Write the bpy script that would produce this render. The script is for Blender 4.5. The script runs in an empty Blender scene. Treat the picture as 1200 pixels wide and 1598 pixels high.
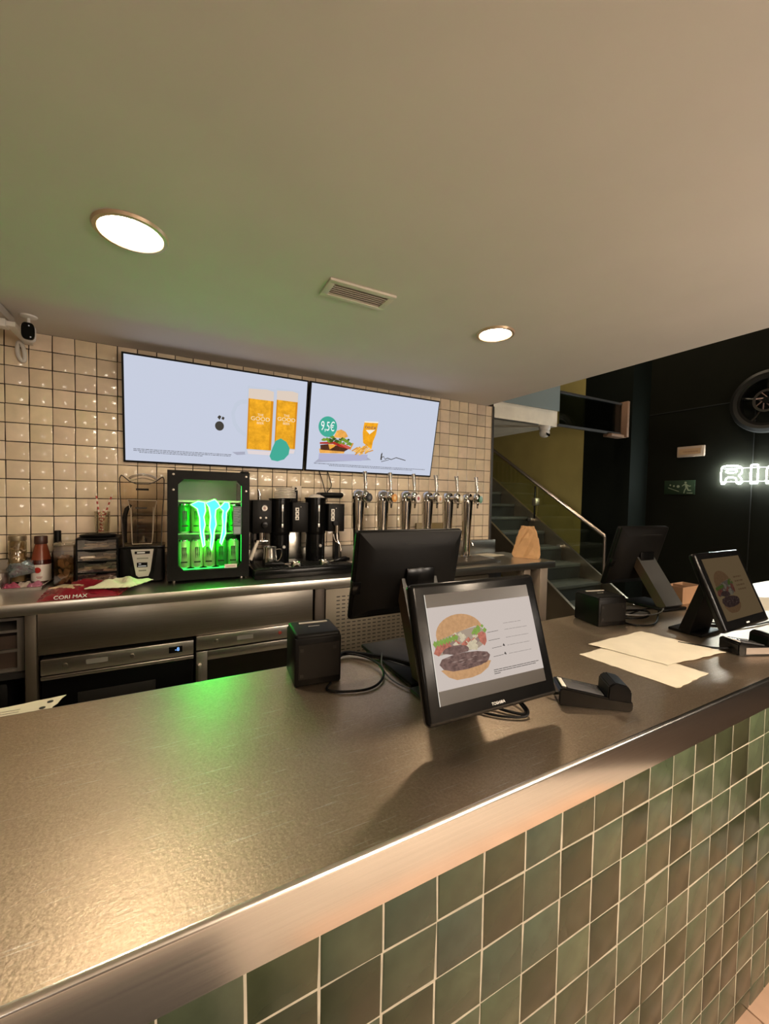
import bpy, bmesh, math, random
from mathutils import Vector, Matrix
R = math.radians
SC = bpy.context.scene
COL = SC.collection
random.seed(7)

# ------------------------------------------------------------------ camera
cam_d = bpy.data.cameras.new('camera'); cam = bpy.data.objects.new('camera', cam_d); COL.objects.link(cam)
cam_d.sensor_fit = 'HORIZONTAL'; cam_d.sensor_width = 36.0; cam_d.lens = 629.31/1200*36
cam_d.clip_start = .02
def cam_axes(yaw, pitch, roll):
    f = Vector((math.sin(yaw)*math.cos(pitch), math.cos(yaw)*math.cos(pitch), math.sin(pitch)))
    r = Vector((math.cos(yaw), -math.sin(yaw), 0)); u = r.cross(f)
    return r*math.cos(roll)+u*math.sin(roll), -r*math.sin(roll)+u*math.cos(roll), f
_r, _u, _f = cam_axes(.484726366, -.0361114293, .0202134047)
M = Matrix((( _r.x, _u.x, -_f.x, .800617634), (_r.y, _u.y, -_f.y, -2.90582398), (_r.z, _u.z, -_f.z, 1.58865897), (0, 0, 0, 1)))
cam.matrix_world = M
SC.camera = cam
# ------------------------------------------------------------------ world, exposure, light levels
w = bpy.data.worlds.new('world'); SC.world = w; w.use_nodes = True
w.node_tree.nodes['Background'].inputs[0].default_value = (1, .8, .6, 1)
w.node_tree.nodes['Background'].inputs[1].default_value = .02
vs = SC.view_settings
vs.view_transform = 'Standard'; vs.look = 'None'; vs.gamma = 1; vs.exposure = 0.0; vs.use_curve_mapping = False
LAMP = 138.0          # radiance of the recessed ceiling lights
FILL_REAR = 420.0     # brighter unseen lights added behind the viewer as fill for the ceiling
WARM = (1.0, .80, .59)
SCREEN = .93         # menu screens
GREEN = 3.5          # green light strips in the drinks fridge
NEON = 200.0
SOFFIT_FILL = 700.0
FILL_GLOBE = 46.0       # unseen globes added behind the camera as fill light
UPPER_FILL = 240.0         # unseen lamps added to brighten the tall hall on the right

# ------------------------------------------------------------------ materials
MATS = {}
def mat(name, col, rough=.5, metal=0., var=0., scale=8., stretch=(1, 1, 1), bump=0., bscale=None, emit=None, estr=0., coat=0., spec=None, rvar=0., objcol=False):
    if name in MATS: return MATS[name]
    m = bpy.data.materials.new(name); m.use_nodes = True; nt = m.node_tree; b = nt.nodes['Principled BSDF']
    b.inputs['Roughness'].default_value = rough; b.inputs['Metallic'].default_value = metal
    b.inputs['Base Color'].default_value = (*col, 1)
    if coat: b.inputs['Coat Weight'].default_value = coat; b.inputs['Coat Roughness'].default_value = .08
    if spec is not None: b.inputs['Specular IOR Level'].default_value = spec
    if emit: b.inputs['Emission Color'].default_value = (*emit, 1); b.inputs['Emission Strength'].default_value = estr
    N = nt.nodes.new; L = nt.links.new
    base = None
    if objcol:
        oi = N('ShaderNodeObjectInfo'); base = oi.outputs['Color']; L(base, b.inputs['Base Color'])
    if var or bump or rvar:
        tc = N('ShaderNodeTexCoord'); mp = N('ShaderNodeMapping'); mp.inputs['Scale'].default_value = stretch
        L(tc.outputs['Object'], mp.inputs['Vector'])
        no = N('ShaderNodeTexNoise'); no.inputs['Scale'].default_value = scale; no.inputs['Detail'].default_value = 5
        L(mp.outputs['Vector'], no.inputs['Vector'])
        if objcol:
            oi2 = nt.nodes['Object Info']; ad = N('ShaderNodeVectorMath'); ad.operation = 'MULTIPLY_ADD'
            cb = N('ShaderNodeCombineXYZ'); L(oi2.outputs['Random'], cb.inputs[0]); L(oi2.outputs['Random'], cb.inputs[2])
            ad.inputs[1].default_value = (37, 1, 53); L(cb.outputs[0], ad.inputs[0]); L(mp.outputs['Vector'], ad.inputs[2]); L(ad.outputs[0], no.inputs['Vector'])
        if var:
            mx = N('ShaderNodeMix'); mx.data_type = 'RGBA'; mx.blend_type = 'MULTIPLY'; mx.inputs[0].default_value = 1
            cr = N('ShaderNodeValToRGB'); cr.color_ramp.elements[0].position = .3; cr.color_ramp.elements[1].position = .7
            lo = 1-var; hi = 1+var*.6
            cr.color_ramp.elements[0].color = (lo, lo, lo, 1); cr.color_ramp.elements[1].color = (hi, hi, hi, 1)
            L(no.outputs['Fac'], cr.inputs[0]); L(cr.outputs[0], mx.inputs[7])
            if base: L(base, mx.inputs[6])
            else: mx.inputs[6].default_value = (*col, 1)
            L(mx.outputs[2], b.inputs['Base Color'])
        if rvar:
            mr = N('ShaderNodeMapRange'); mr.inputs[3].default_value = rough-rvar; mr.inputs[4].default_value = rough+rvar
            L(no.outputs['Fac'], mr.inputs[0]); L(mr.outputs[0], b.inputs['Roughness'])
        if bump:
            src = no
            if bscale:
                src = N('ShaderNodeTexNoise'); src.inputs['Scale'].default_value = bscale; src.inputs['Detail'].default_value = 3
                L((ad.outputs[0] if objcol else mp.outputs['Vector']), src.inputs['Vector'])
            bp = N('ShaderNodeBump'); bp.inputs['Strength'].default_value = bump; bp.inputs['Distance'].default_value = .01
            L(src.outputs['Fac'], bp.inputs['Height']); L(bp.outputs['Normal'], b.inputs['Normal'])
    MATS[name] = m
    return m
def emi(name, col, s=1., var=0., scale=60.):
    if name in MATS: return MATS[name]
    m = bpy.data.materials.new(name); m.use_nodes = True; nt = m.node_tree; nt.nodes.clear()
    e = nt.nodes.new('ShaderNodeEmission'); o = nt.nodes.new('ShaderNodeOutputMaterial')
    e.inputs[0].default_value = (*col, 1); e.inputs[1].default_value = s; nt.links.new(e.outputs[0], o.inputs[0])
    if var:
        tc = nt.nodes.new('ShaderNodeTexCoord'); no = nt.nodes.new('ShaderNodeTexNoise'); no.inputs['Scale'].default_value = scale; no.inputs['Detail'].default_value = 6; no.inputs['Roughness'].default_value = .65
        cr = nt.nodes.new('ShaderNodeValToRGB'); cr.color_ramp.elements[0].position = .32; cr.color_ramp.elements[1].position = .68
        cr.color_ramp.elements[0].color = (*[c*(1-var) for c in col], 1); cr.color_ramp.elements[1].color = (*[min(c*(1+var), 1.2) for c in col], 1)
        nt.links.new(tc.outputs['Object'], no.inputs['Vector']); nt.links.new(no.outputs['Fac'], cr.inputs[0]); nt.links.new(cr.outputs[0], e.inputs[0])
    MATS[name] = m; return m
def pane(name, tint=(.9, .95, .92), refl=.10, rough=.02):
    if name in MATS: return MATS[name]
    m = bpy.data.materials.new(name); m.use_nodes = True; nt = m.node_tree; nt.nodes.clear()
    t = nt.nodes.new('ShaderNodeBsdfTransparent'); g = nt.nodes.new('ShaderNodeBsdfGlossy'); mx = nt.nodes.new('ShaderNodeMixShader')
    fr = nt.nodes.new('ShaderNodeLayerWeight'); fr.inputs[0].default_value = .25
    mr = nt.nodes.new('ShaderNodeMapRange'); mr.inputs[3].default_value = refl*.5; mr.inputs[4].default_value = min(1, refl*5)
    o = nt.nodes.new('ShaderNodeOutputMaterial'); t.inputs[0].default_value = (*tint, 1); g.inputs[0].default_value = (1, 1, 1, 1); g.inputs[1].default_value = rough
    nt.links.new(fr.outputs['Fresnel'], mr.inputs[0]); nt.links.new(mr.outputs[0], mx.inputs[0])
    nt.links.new(t.outputs[0], mx.inputs[1]); nt.links.new(g.outputs[0], mx.inputs[2]); nt.links.new(mx.outputs[0], o.inputs[0])
    MATS[name] = m; return m
def sr(r, g, b):
    f = lambda c: ((c/255+.055)/1.055)**2.4 if c > 10 else c/255/12.92
    return (f(r), f(g), f(b))

STEEL = mat('brushed steel', (.60, .565, .52), .30, 1, var=.10, scale=6, stretch=(1, 30, 60), rvar=.05)
STEELV = mat('dark brushed steel', (.36, .325, .275), .33, 1, var=.12, scale=6, stretch=(1, 30, 60), rvar=.05)
CHROME = mat('chrome', (.62, .60, .57), .08, 1)
BLACK = mat('black plastic', (.0035, .0032, .003), .45, var=.15, scale=60, spec=.13)
BLACKG = mat('glossy black plastic', (.0035, .0035, .0036), .2, spec=.2)
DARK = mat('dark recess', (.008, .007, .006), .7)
WHITE = mat('white plastic', (.72, .69, .64), .4)
PAPER = mat('white paper', (.63, .575, .455), .75, var=.06, scale=14)

# ------------------------------------------------------------------ mesh builders
class MB:
    def __init__(s): s.bm = bmesh.new(); s.mi = 0
    def _take(s, geom_verts):
        for v in geom_verts:
            for f in v.link_faces: f.material_index = s.mi
    def box(s, c, d, bev=0., rot=None, seg=2):
        r = bmesh.ops.create_cube(s.bm, size=1.)['verts']
        bmesh.ops.scale(s.bm, vec=d, verts=r)
        if bev:
            es = list({e for v in r for e in v.link_edges})
            r = list({v for v in bmesh.ops.bevel(s.bm, geom=es, offset=bev, segments=seg, affect='EDGES', profile=.5)['verts']} | {v for v in r if v.is_valid})
        if rot is not None: bmesh.ops.rotate(s.bm, cent=(0, 0, 0), matrix=rot, verts=r)
        bmesh.ops.translate(s.bm, vec=c, verts=r); s._take(r); return r
    def b2(s, a, b, bev=0.):      # box from two corners
        return s.box([(a[i]+b[i])/2 for i in range(3)], [abs(b[i]-a[i]) for i in range(3)], bev)
    def prism(s, poly, y0, y1):   # polygon in x,z pushed along y
        n = len(poly); A = [s.bm.verts.new((x, y0, z)) for x, z in poly]; B = [s.bm.verts.new((x, y1, z)) for x, z in poly]
        fs = [s.bm.faces.new(A), s.bm.faces.new(B[::-1])]
        for i in range(n): fs.append(s.bm.faces.new((A[i], B[i], B[(i+1) % n], A[(i+1) % n])))
        for f in fs: f.material_index = s.mi
        bmesh.ops.recalc_face_normals(s.bm, faces=fs); return A+B
    def prismx(s, poly, x0, x1):  # polygon in y,z pushed along x
        vs_ = s.prism(poly, x0, x1)
        for v in vs_: v.co = Vector((v.co.y, v.co.x, v.co.z))
        bmesh.ops.recalc_face_normals(s.bm, faces=list({f for v in vs_ for f in v.link_faces})); return vs_
    def prismz(s, poly, z0, z1):
        vs_ = s.prism(poly, z0, z1)
        for v in vs_: v.co = Vector((v.co.x, v.co.z, v.co.y))
        bmesh.ops.recalc_face_normals(s.bm, faces=list({f for v in vs_ for f in v.link_faces})); return vs_
    def flat(s, poly, y=0.):      # single face in x,z looking to -y
        f = s.bm.faces.new([s.bm.verts.new((x, y, z)) for x, z in poly]); f.normal_update()
        if f.normal.y > 0: f.normal_flip()
        f.material_index = s.mi
    def disc(s, cx, cz, rx, rz, y=0., n=20): s.flat([(cx+rx*math.cos(2*math.pi*i/n), cz+rz*math.sin(2*math.pi*i/n)) for i in range(n)], y)
    def lathe(s, prof, c=(0, 0, 0), n=20, mtx=None):
        rings = []; new = []
        for r, z in prof:
            ring = [s.bm.verts.new((r*math.cos(2*math.pi*i/n), r*math.sin(2*math.pi*i/n), z)) for i in range(n)] if r > 1e-6 else [s.bm.verts.new((0, 0, z))]
            rings.append(ring); new += ring
        fs = []
        for a, b in zip(rings, rings[1:]):
            for i in range(n):
                j = (i+1) % n
                if len(a) == 1 and len(b) == 1: continue
                if len(a) == 1: fs.append(s.bm.faces.new((a[0], b[i], b[j])))
                elif len(b) == 1: fs.append(s.bm.faces.new((a[i], a[j], b[0])))
                else: fs.append(s.bm.faces.new((a[i], a[j], b[j], b[i])))
        for f in fs: f.material_index = s.mi
        if mtx is not None: bmesh.ops.transform(s.bm, matrix=mtx, verts=new)
        bmesh.ops.translate(s.bm, vec=c, verts=new)
        bmesh.ops.recalc_face_normals(s.bm, faces=fs); return new
    def tube(s, pts, r, n=8, closed=False, caps=True, smooth=0):
        pts = [Vector(p) for p in pts]
        if smooth:
            for _ in range(smooth):
                q = [] if closed else [pts[0]]
                rng = range(len(pts)) if closed else range(len(pts)-1)
                for i in rng:
                    a, b = pts[i], pts[(i+1) % len(pts)]
                    q += [a*.75+b*.25, a*.25+b*.75]
                if not closed: q.append(pts[-1])
                pts = q
        rs = r if isinstance(r, (list, tuple)) else [r]*len(pts)
        if len(rs) != len(pts): rs = [rs[min(len(rs)-1, int(i*len(rs)/len(pts)))] for i in range(len(pts))]
        rings = []; up = Vector((0, 0, 1)); prev = None; m = len(pts)
        for i, p in enumerate(pts):
            d = (pts[(i+1) % m]-pts[i-1]) if closed else (pts[min(i+1, m-1)]-pts[max(i-1, 0)])
            if d.length < 1e-9: d = Vector((0, 0, 1))
            d.normalize()
            if prev is None:
                a = d.cross(up);  a = a if a.length > .05 else d.cross(Vector((1, 0, 0)))
            else: a = prev-d*prev.dot(d)
            a.normalize(); prev = a; b = d.cross(a)
            rings.append([s.bm.verts.new(p+(a*math.cos(2*math.pi*k/n)+b*math.sin(2*math.pi*k/n))*rs[i]) for k in range(n)])
        fs = []
        for i in range(m if closed else m-1):
            A, B = rings[i], rings[(i+1) % m]
            for k in range(n): fs.append(s.bm.faces.new((A[k], A[(k+1) % n], B[(k+1) % n], B[k])))
        if not closed and caps: fs += [s.bm.faces.new(rings[0]), s.bm.faces.new(rings[-1])]
        for f in fs: f.material_index = s.mi
        bmesh.ops.recalc_face_normals(s.bm, faces=fs)
    def cyl(s, a, b, r, n=16, r2=None): s.tube([a, b], [r, r if r2 is None else r2], n)
    def pillow(s, q, z0, h, n=14, m=10, amp=.3, seed=0, edge=.35, thick=.0015, fr=5.):   # crumpled closed sheet or bag over four floor corners q
        rnd = random.Random(seed); ph = [(rnd.uniform(0, 6.3), rnd.uniform(.5, 1.6)*fr, rnd.uniform(.5, 1.6)*fr, rnd.uniform(-1, 1)) for _ in range(7)]
        T = []; B = []
        for j in range(m+1):
            for i in range(n+1):
                u, v = i/n, j/m
                P = [(1-u)*(1-v)*q[0][k]+u*(1-v)*q[1][k]+u*v*q[2][k]+(1-u)*v*q[3][k] for k in (0, 1)]
                e = min(1, min(u, 1-u, v, 1-v)/edge) if edge else 1; e = math.sin(e*math.pi/2)
                nz = sum(w_*math.sin(a+u*fx+v*fy) for a, fx, fy, w_ in ph)/3
                zz = z0+thick+h*e*(1+amp*nz)+ (h*amp*.25*abs(nz) if e < .05 else 0)
                jx, jy = (rnd.uniform(-1, 1)*.004*amp, rnd.uniform(-1, 1)*.004*amp)
                T.append(s.bm.verts.new((P[0]+jx, P[1]+jy, max(zz, z0+thick)))); B.append(s.bm.verts.new((P[0]+jx, P[1]+jy, z0)))
        I = lambda i, j: j*(n+1)+i
        fs = []
        for j in range(m):
            for i in range(n):
                fs.append(s.bm.faces.new([T[I(i, j)], T[I(i+1, j)], T[I(i+1, j+1)], T[I(i, j+1)]]))
                fs.append(s.bm.faces.new([B[I(i, j+1)], B[I(i+1, j+1)], B[I(i+1, j)], B[I(i, j)]]))
        per = [I(i, 0) for i in range(n)]+[I(n, j) for j in range(m)]+[I(i, m) for i in range(n, 0, -1)]+[I(0, j) for j in range(m, 0, -1)]
        for a, b in zip(per, per[1:]+per[:1]): fs.append(s.bm.faces.new([T[a], B[a], B[b], T[b]]))
        for f in fs: f.material_index = s.mi
        bmesh.ops.recalc_face_normals(s.bm, faces=fs)
    def mesh(s, name, mats, smooth=True):
        me = bpy.data.meshes.new(name); s.bm.to_mesh(me); s.bm.free()
        for m in (mats if isinstance(mats, (list, tuple)) else [mats]): me.materials.append(m)
        if smooth:
            for p in me.polygons: p.use_smooth = True
            me.set_sharp_from_angle(angle=R(35))
        return me
def obj(name, mb, mats, parent=None, loc=(0, 0, 0), rot=(0, 0, 0), label=None, smooth=True):
    me = mb.mesh(name, mats, smooth) if isinstance(mb, MB) else mb
    o = bpy.data.objects.new(name, me); COL.objects.link(o)
    o.location = loc; o.rotation_euler = rot
    if parent: o.parent = parent
    if label: o['label'] = label
    return o
def thing(name, label, cat, loc=(0, 0, 0), rz=0., group=None):
    o = bpy.data.objects.new(name, None); COL.objects.link(o); o.empty_display_size = .05
    o.location = loc; o.rotation_euler = (0, 0, rz); o['label'] = label; o['category'] = cat
    if group: o['group'] = group
    return o
def tag(o, label, cat, group=None):
    o['label'] = label; o['category'] = cat
    if group: o['group'] = group
    return o
def struct(name, mb, mats, label=None):
    o = obj(name, mb, mats); o['kind'] = 'structure'
    if label: o['label'] = label
    return o
def B(a, b, bev=0.): m = MB(); m.b2(a, b, bev); return m
def copy_tree(o, parent=None):
    c = o.copy(); COL.objects.link(c)
    if parent: c.parent = parent
    for ch in list(o.children): copy_tree(ch, c)
    return c
def text(name, body, size, m, parent, loc, rot=(R(90), 0, 0), ext=.0004, align='CENTER', sx=1., sy=1.):
    cu = bpy.data.curves.new(name, 'FONT'); cu.body = body; cu.size = size; cu.extrude = ext; cu.align_x = align; cu.align_y = 'CENTER'
    t = bpy.data.objects.new(name, cu); COL.objects.link(t)
    dg = bpy.context.evaluated_depsgraph_get(); me = bpy.data.meshes.new_from_object(t.evaluated_get(dg))
    bpy.data.objects.remove(t); bpy.data.curves.remove(cu); me.materials.clear(); me.materials.append(m)
    me.transform(Matrix.Diagonal((sx, sy, 1, 1)))
    o = bpy.data.objects.new(name, me); COL.objects.link(o); o.parent = parent; o.location = loc; o.rotation_euler = rot
    return o

# ================================================================== SETTING
CEIL = 2.457
CEILM = mat('ceiling paint', (.66, .61, .555), .85, var=.03, scale=3)
struct('floor', B((-3, -7, -.06), (8, 5, 0)), mat('floor grout', (.33, .28, .235), .7, var=.2, scale=5))
struct('floor_hall', B((3.40, -7, -.05), (8, 5, .004)), mat('shade toned hall floor', (.045, .028, .018), .5, var=.2, scale=5))  # hall's dimness put into the floor colour, darkens the counter edge reflection
struct('ceiling', B((-3, -7, CEIL), (3.385, 0, CEIL+.25)), CEILM)
struct('ceiling_upper', B((-3, -7, 5.0), (8, 5, 5.1)), mat('black upper ceiling', (.03, .03, .03), .9))
DGREEN = mat('very dark green paint', (.0045, .005, .0022), .75, var=.25, scale=2, spec=.15)
OLIVE = mat('olive paint', (.40, .34, .12), .75, var=.16, scale=1.6)
wr = struct('wall_right', B((6.6, -7, 0), (6.72, .35, 5)), DGREEN)
struct('wall_pilaster', B((6.2, .35, 0), (6.72, 1.05, 5)), mat('dark teal paint', (.0045, .0068, .0048), .7, var=.2, scale=2, spec=.15))
struct('wall_olive', B((6.2, 1.05, 0), (6.72, 5, 5)), OLIVE)
struct('wall_far', B((-3, 5, 0), (8, 5.1, 5)), mat('brown far wall', (.12, .08, .05), .8, var=.2, scale=2))
struct('wall_rear', B((-3, -7.1, 0), (8, -7, 5)), mat('warm beige wall', (.62, .54, .45), .8, var=.08, scale=2))
struct('reflection_panel', B((-1.6, -7.0, 0), (1.25, -6.95, 2.35)), mat('dark reflection panel', (.035, .022, .014), .5, var=.2, scale=3))  # unseen dark panel added to darken what the counter edge reflects
struct('wall_left', B((-3.1, -7, 0), (-3, 5, 5)), mat('warm beige wall left', (.50, .40, .29), .8, var=.08, scale=2))
# panel joints on the dark wall
for nm, a, b in (('trim_1', (6.592, -7, 2.78), (6.6, .35, 2.79)), ('trim_2', (6.592, -.795, 0), (6.6, -.787, 2.78))):
    struct(nm, B(a, b), mat('dark joint', (.006, .007, .005), .8))

# floor tiles near the counter front
FT = mat('terracotta floor tile', (.40, .26, .17), .45, objcol=True, var=.15, scale=9)
fl = bpy.data.objects['floor']
tm = MB(); tm.box((0, 0, .0035), (.296, .296, .007), .002); tme = tm.mesh('tile', FT)
for i in range(6):
    for j in range(4):
        o = obj('tile', tme, None, fl, (1.35+i*.30, -3.38+j*.30 + .085, 0)); v = random.uniform(.85, 1.12); o.color = (.46*v, .30*v, .21*v, 1)

mt_ = MB(); mt_.box((0, 0, .006), (2.6, 1.7, .012), .004)  # unseen dark sheet, added so the left counter edge reflects something dark
tag(obj('reflection_sheet', mt_, mat('dark reflection sheet', (.02, .018, .016), .8, var=.2, scale=20), None, (-.31, -3.42, .0071)), 'unseen dark sheet added on the floor to darken the counter edge reflection', 'mat')
# back wall with cream glazed tiles
PITCH = .102
wb = struct('wall_back', B((-3, .0, 0), (3.463, .12, CEIL+.25)), mat('dark brown grout', (.020, .008, .004), .85, var=.2, scale=30))
CT = mat('cream glazed tile', (.6, .5, .38), .13, objcol=True, var=.08, scale=14, bump=.07, bscale=30)
def tile_mesh(w_, h_, t, seed, bow=.0003, jit=.0011):
    rnd = random.Random(seed); bm = MB(); j = lambda: rnd.uniform(-jit, jit)
    hw, hh = w_/2, h_/2; e = .003
    outer = [(-hw+j(), -hh+j()), (hw+j(), -hh+j()), (hw+j(), hh+j()), (-hw+j(), hh+j())]
    V = bm.bm.verts.new
    A = [V((x, 0, z)) for x, z in outer]; Bv = [V((x, -t+.0015, z)) for x, z in outer]
    C = [V((x*(1-e/hw), -t+rnd.uniform(-bow, bow), z*(1-e/hh))) for x, z in outer]
    mid = V((j()*8, -t-rnd.uniform(-.3, .6)*bow, j()*8))
    for P, Q in ((A, Bv), (Bv, C)):
        for i in range(4): bm.bm.faces.new((P[i], P[(i+1) % 4], Q[(i+1) % 4], Q[i]))
    for i in range(4): bm.bm.faces.new((C[i], C[(i+1) % 4], mid))
    bmesh.ops.recalc_face_normals(bm.bm, faces=bm.bm.faces[:])
    return bm
TV = [tile_mesh(.0973, .0975, .0055, 100+i).mesh('tile', CT) for i in range(10)]
TCUT = [tile_mesh(.0973, .0895, .0055, 150+i).mesh('tile', CT) for i in range(4)]
rest = MB()
n1 = 0
for r in range(-1, 12):
    for c in range(-6, 34):
        x = (c+.5)*PITCH; zt = 2.363-r*PITCH; zb = zt-PITCH
        if r == -1: zt = CEIL-.001
        if r == 11: zb = 1.212
        x1 = min((c+1)*PITCH, 3.44); x = (c*PITCH+x1)/2
        z = (zt+zb)/2
        hid = c < -1 or r == 11 or (6 <= c <= 25 and 0 <= r <= 4) or (8 <= c <= 10 and 7 <= r <= 10) or (c in (13, 14, 16) and r in (9, 10)) or c == 33
        if not hid and n1 < 300:
            k = random.randrange(10); full = r != -1
            me = TV[k] if full else TCUT[k % 4]
            o = obj('tile', me, None, wb, (x, 0, z), (random.gauss(0, .006), 0, random.gauss(0, .006))); n1 += 1
            v = random.uniform(.90, 1.08); o.color = (.78*v, .65*v*random.uniform(.98, 1.02), .48*v*random.uniform(.95, 1.04), 1)
        else: rest.b2((c*PITCH+.0023, -.0055, zb+.0022), (x1-.0023, .0, zt-.0022))
ro = obj('tile_field', rest, mat('cream glazed tile field', (.78, .65, .48), .13, var=.08, scale=9), wb); ro['kind'] = 'stuff'
obj('backsplash', B((-3, -.016, 1.089), (3.52, 0, 1.21), .002), STEELV, wb)
struct('trim_3', B((3.440, -.012, 1.089), (3.466, .125, CEIL)), STEEL, 'vertical steel corner trim ending the cream tiled wall')
# left bulkhead under the ceiling
struct('trim_4', B((-3, -7, CEIL-.045), (.096, -.20, CEIL-.004), .003), mat('bulkhead paint', (.52, .46, .38), .8))
# mezzanine slab, soffit, glass guard
struct('mezzanine_slab', B((3.47, .45, 2.475), (4.88, 3.2, 2.66)), mat('cream slab paint', (.84, .78, .66), .8, var=.1, scale=6), 'cream painted mezzanine edge beside the tiled wall')
struct('trim_5', B((3.47, .432, 2.462), (4.55, .452, 2.475)), STEEL)
mg = thing('mezzanine_guard', 'glass guard rail on the mezzanine ending at a brown post', 'railing', (4.9, .44, 2.48))
obj('glass_panel', B((-1.3, -.006, .18), (-.005, .006, .62)), mat('opaque blue panel', (.22, .27, .28), .35), mg, label='pale blue opaque panel')  # opaque pale blue instead of clear glass
obj('glass_panel', B((.005, -.006, .03), (1.20, .006, .40)), pane('dark glass', (.25, .30, .30), .12), mg, label='dark clear glass panel')
obj('rail', B((.0, -.014, .40), (1.22, .014, .425)), mat('grey rail', (.10, .10, .10), .4, .6), mg)
obj('rail', B((-.02, -.014, .0), (1.22, .014, .03)), mat('grey rail', (.10, .10, .10), .4, .6), mg)
WOOD = mat('brown wooden post', (.26, .155, .10), .55, var=.2, scale=5, stretch=(1, 1, .2))
obj('post', B((1.20, -.09, -.03), (1.245, .09, .44), .004), WOOD, mg)
obj('foot', B((.93, -.06, -.035), (1.24, .06, .0), .003), WOOD, mg)

# ================================================================== STAIRCASE
st = thing('staircase', 'steel and dark green staircase climbing away beyond the tiled wall', 'staircase', (4.65, -.84, 0))
def sx(v): return v-4.65
def sy(v): return v+.84
TRD = mat('dark green tread', (.055, .066, .054), .45, var=.15, scale=8)
RIS = mat('dark riser', (.012, .016, .012), .6)
for k in range(1, 12):
    y = .24+.27*(k-5); z = .17*k
    obj('tread', B((sx(4.225), sy(y), z-.035), (sx(5.125), sy(y+.29), z), .004), TRD, st)
    obj('riser', B((sx(4.225), sy(y+.012), z-.17), (sx(5.125), sy(y+.022), z-.036)), RIS, st)
GOLD = mat('warm brushed metal', (.50, .44, .33), .34, 1, var=.15, scale=4)
def strg(x0, x1, off, dep): 
    m = MB(); m.prismx([(sy(-.95), .73-.95*.645+off-dep), (sy(2.1), .73+2.1*.645+off-dep), (sy(2.1), .73+2.1*.645+off), (sy(-.95), .73-.95*.645+off)], x0, x1); return m
obj('stringer', strg(sx(4.19), sx(4.222), .08, .46), GOLD, st, label='near stringer plate')
obj('stringer', strg(sx(5.128), sx(5.158), .03, .40), GOLD, st)
gl = MB(); gl.prismx([(sy(-.02), .76), (sy(.93), 1.38), (sy(.93), 1.77), (sy(-.02), 1.18)], sx(5.139), sx(5.147)); obj('glass_panel', gl, pane('stair glass', (.80, .83, .70), .14), st)
gl = MB(); gl.prismx([(sy(.95), 1.39), (sy(2.0), 2.07), (sy(2.0), 2.43), (sy(.95), 1.78)], sx(5.139), sx(5.147)); obj('glass_panel', gl, pane('stair glass', (.8, .83, .7), .14), st)
HR = mat('brushed bronze rail', (.46, .39, .34), .28, 1)
hr = MB(); hr.tube([(sx(5.15), sy(2.05), 2.49), (sx(5.15), sy(-.03), 1.20)], .022, 10); hr.tube([(sx(5.15), sy(-.03), 1.20), (sx(5.15), sy(-.035), .66)], .016, 10); obj('handrail', hr, HR, st)
for yy in (.95,):
    obj('post', B((sx(5.10), sy(yy-.008), .73+yy*.645), (sx(5.116), sy(yy+.008), 1.78), .002), mat('black metal', (.01, .01, .01), .4, .5), st)
obj('clamp', B((sx(5.09), sy(.92), 1.52), (sx(5.16), sy(.98), 1.62), .003), GOLD, st)
for yy, zz in ((.52, 1.02), (1.0, 1.33)): obj('bracket', B((sx(5.07), sy(yy-.03), zz-.02), (sx(5.14), sy(yy+.03), zz+.02), .003), STEEL, st)
# slatted rail seen behind the stairs
sl = thing('slatted_screen', 'low brown slatted screen seen behind the stair glass', 'screen', (4.7, 2.6, 1.70))
obj('rail', B((-1.1, -.02, .0), (.75, .02, .04)), mat('brown slat wood', (.20, .11, .05), .6), sl); obj('rail', B((-1.1, -.02, .56), (.75, .02, .60)), mat('brown slat wood', (.2, .11, .05), .6), sl)
obj('leg', B((-.9, -.02, -1.7), (-.84, .02, 0)), WOOD, sl); obj('leg', B((.5, -.02, -1.7), (.56, .02, 0)), WOOD, sl)
for i in range(18): obj('slat', B((-1.06+i*.105, -.012, .04), (-1.015+i*.105, .012, .56)), mat('brown slat wood', (.2, .11, .05), .6), sl)

# ================================================================== CEILING FITTINGS
LENS = emi('warm lamp diffuser', WARM, LAMP); LENSR = emi('warm fill diffuser rear', WARM, FILL_REAR)
def downlight(x, y, z, label, lens=LENS, r=.112, group=None):
    t = thing('downlight', label, 'ceiling light', (x, y, z), 0, group)
    m = MB(); m.lathe([(r-.024, -.004), (r-.016, -.010), (r-.004, -.009), (r, 0), (r-.03, 0), (r-.024, -.004)], n=40); obj('trim_ring', m, mat('bronze trim ring', (.55, .40, .27), .35, .4), t)
    m = MB(); m.lathe([(0, -.0045), (r-.022, -.0045), (r-.022, -.001), (0, -.001)], n=40); obj('diffuser', m, lens, t)
    return t
downlight(.678, -1.28, CEIL, 'large round recessed ceiling light left of the air vent')
downlight(2.296, -1.27, CEIL, 'smaller looking round recessed ceiling light right of the air vent', r=.10)
for x in (1.55, 2.7):
    for y in (-3.75, -5.4):
        downlight(x, y, CEIL, 'unseen round ceiling light added as fill over the customer side', LENSR, group='added fill lights behind the viewer')
downlight(-.94, -1.28, CEIL, 'round recessed ceiling light over the left end of the bar')
downlight(3.75, 1.0, 2.475, 'unseen small round light added under the mezzanine to light the stairs', emi('soffit fill glow', (1, .9, .72), SOFFIT_FILL), r=.07)  # added out of view to light treads and olive wall
GLOBE = emi('fill globe glow', (1, .86, .72), FILL_GLOBE)
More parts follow.
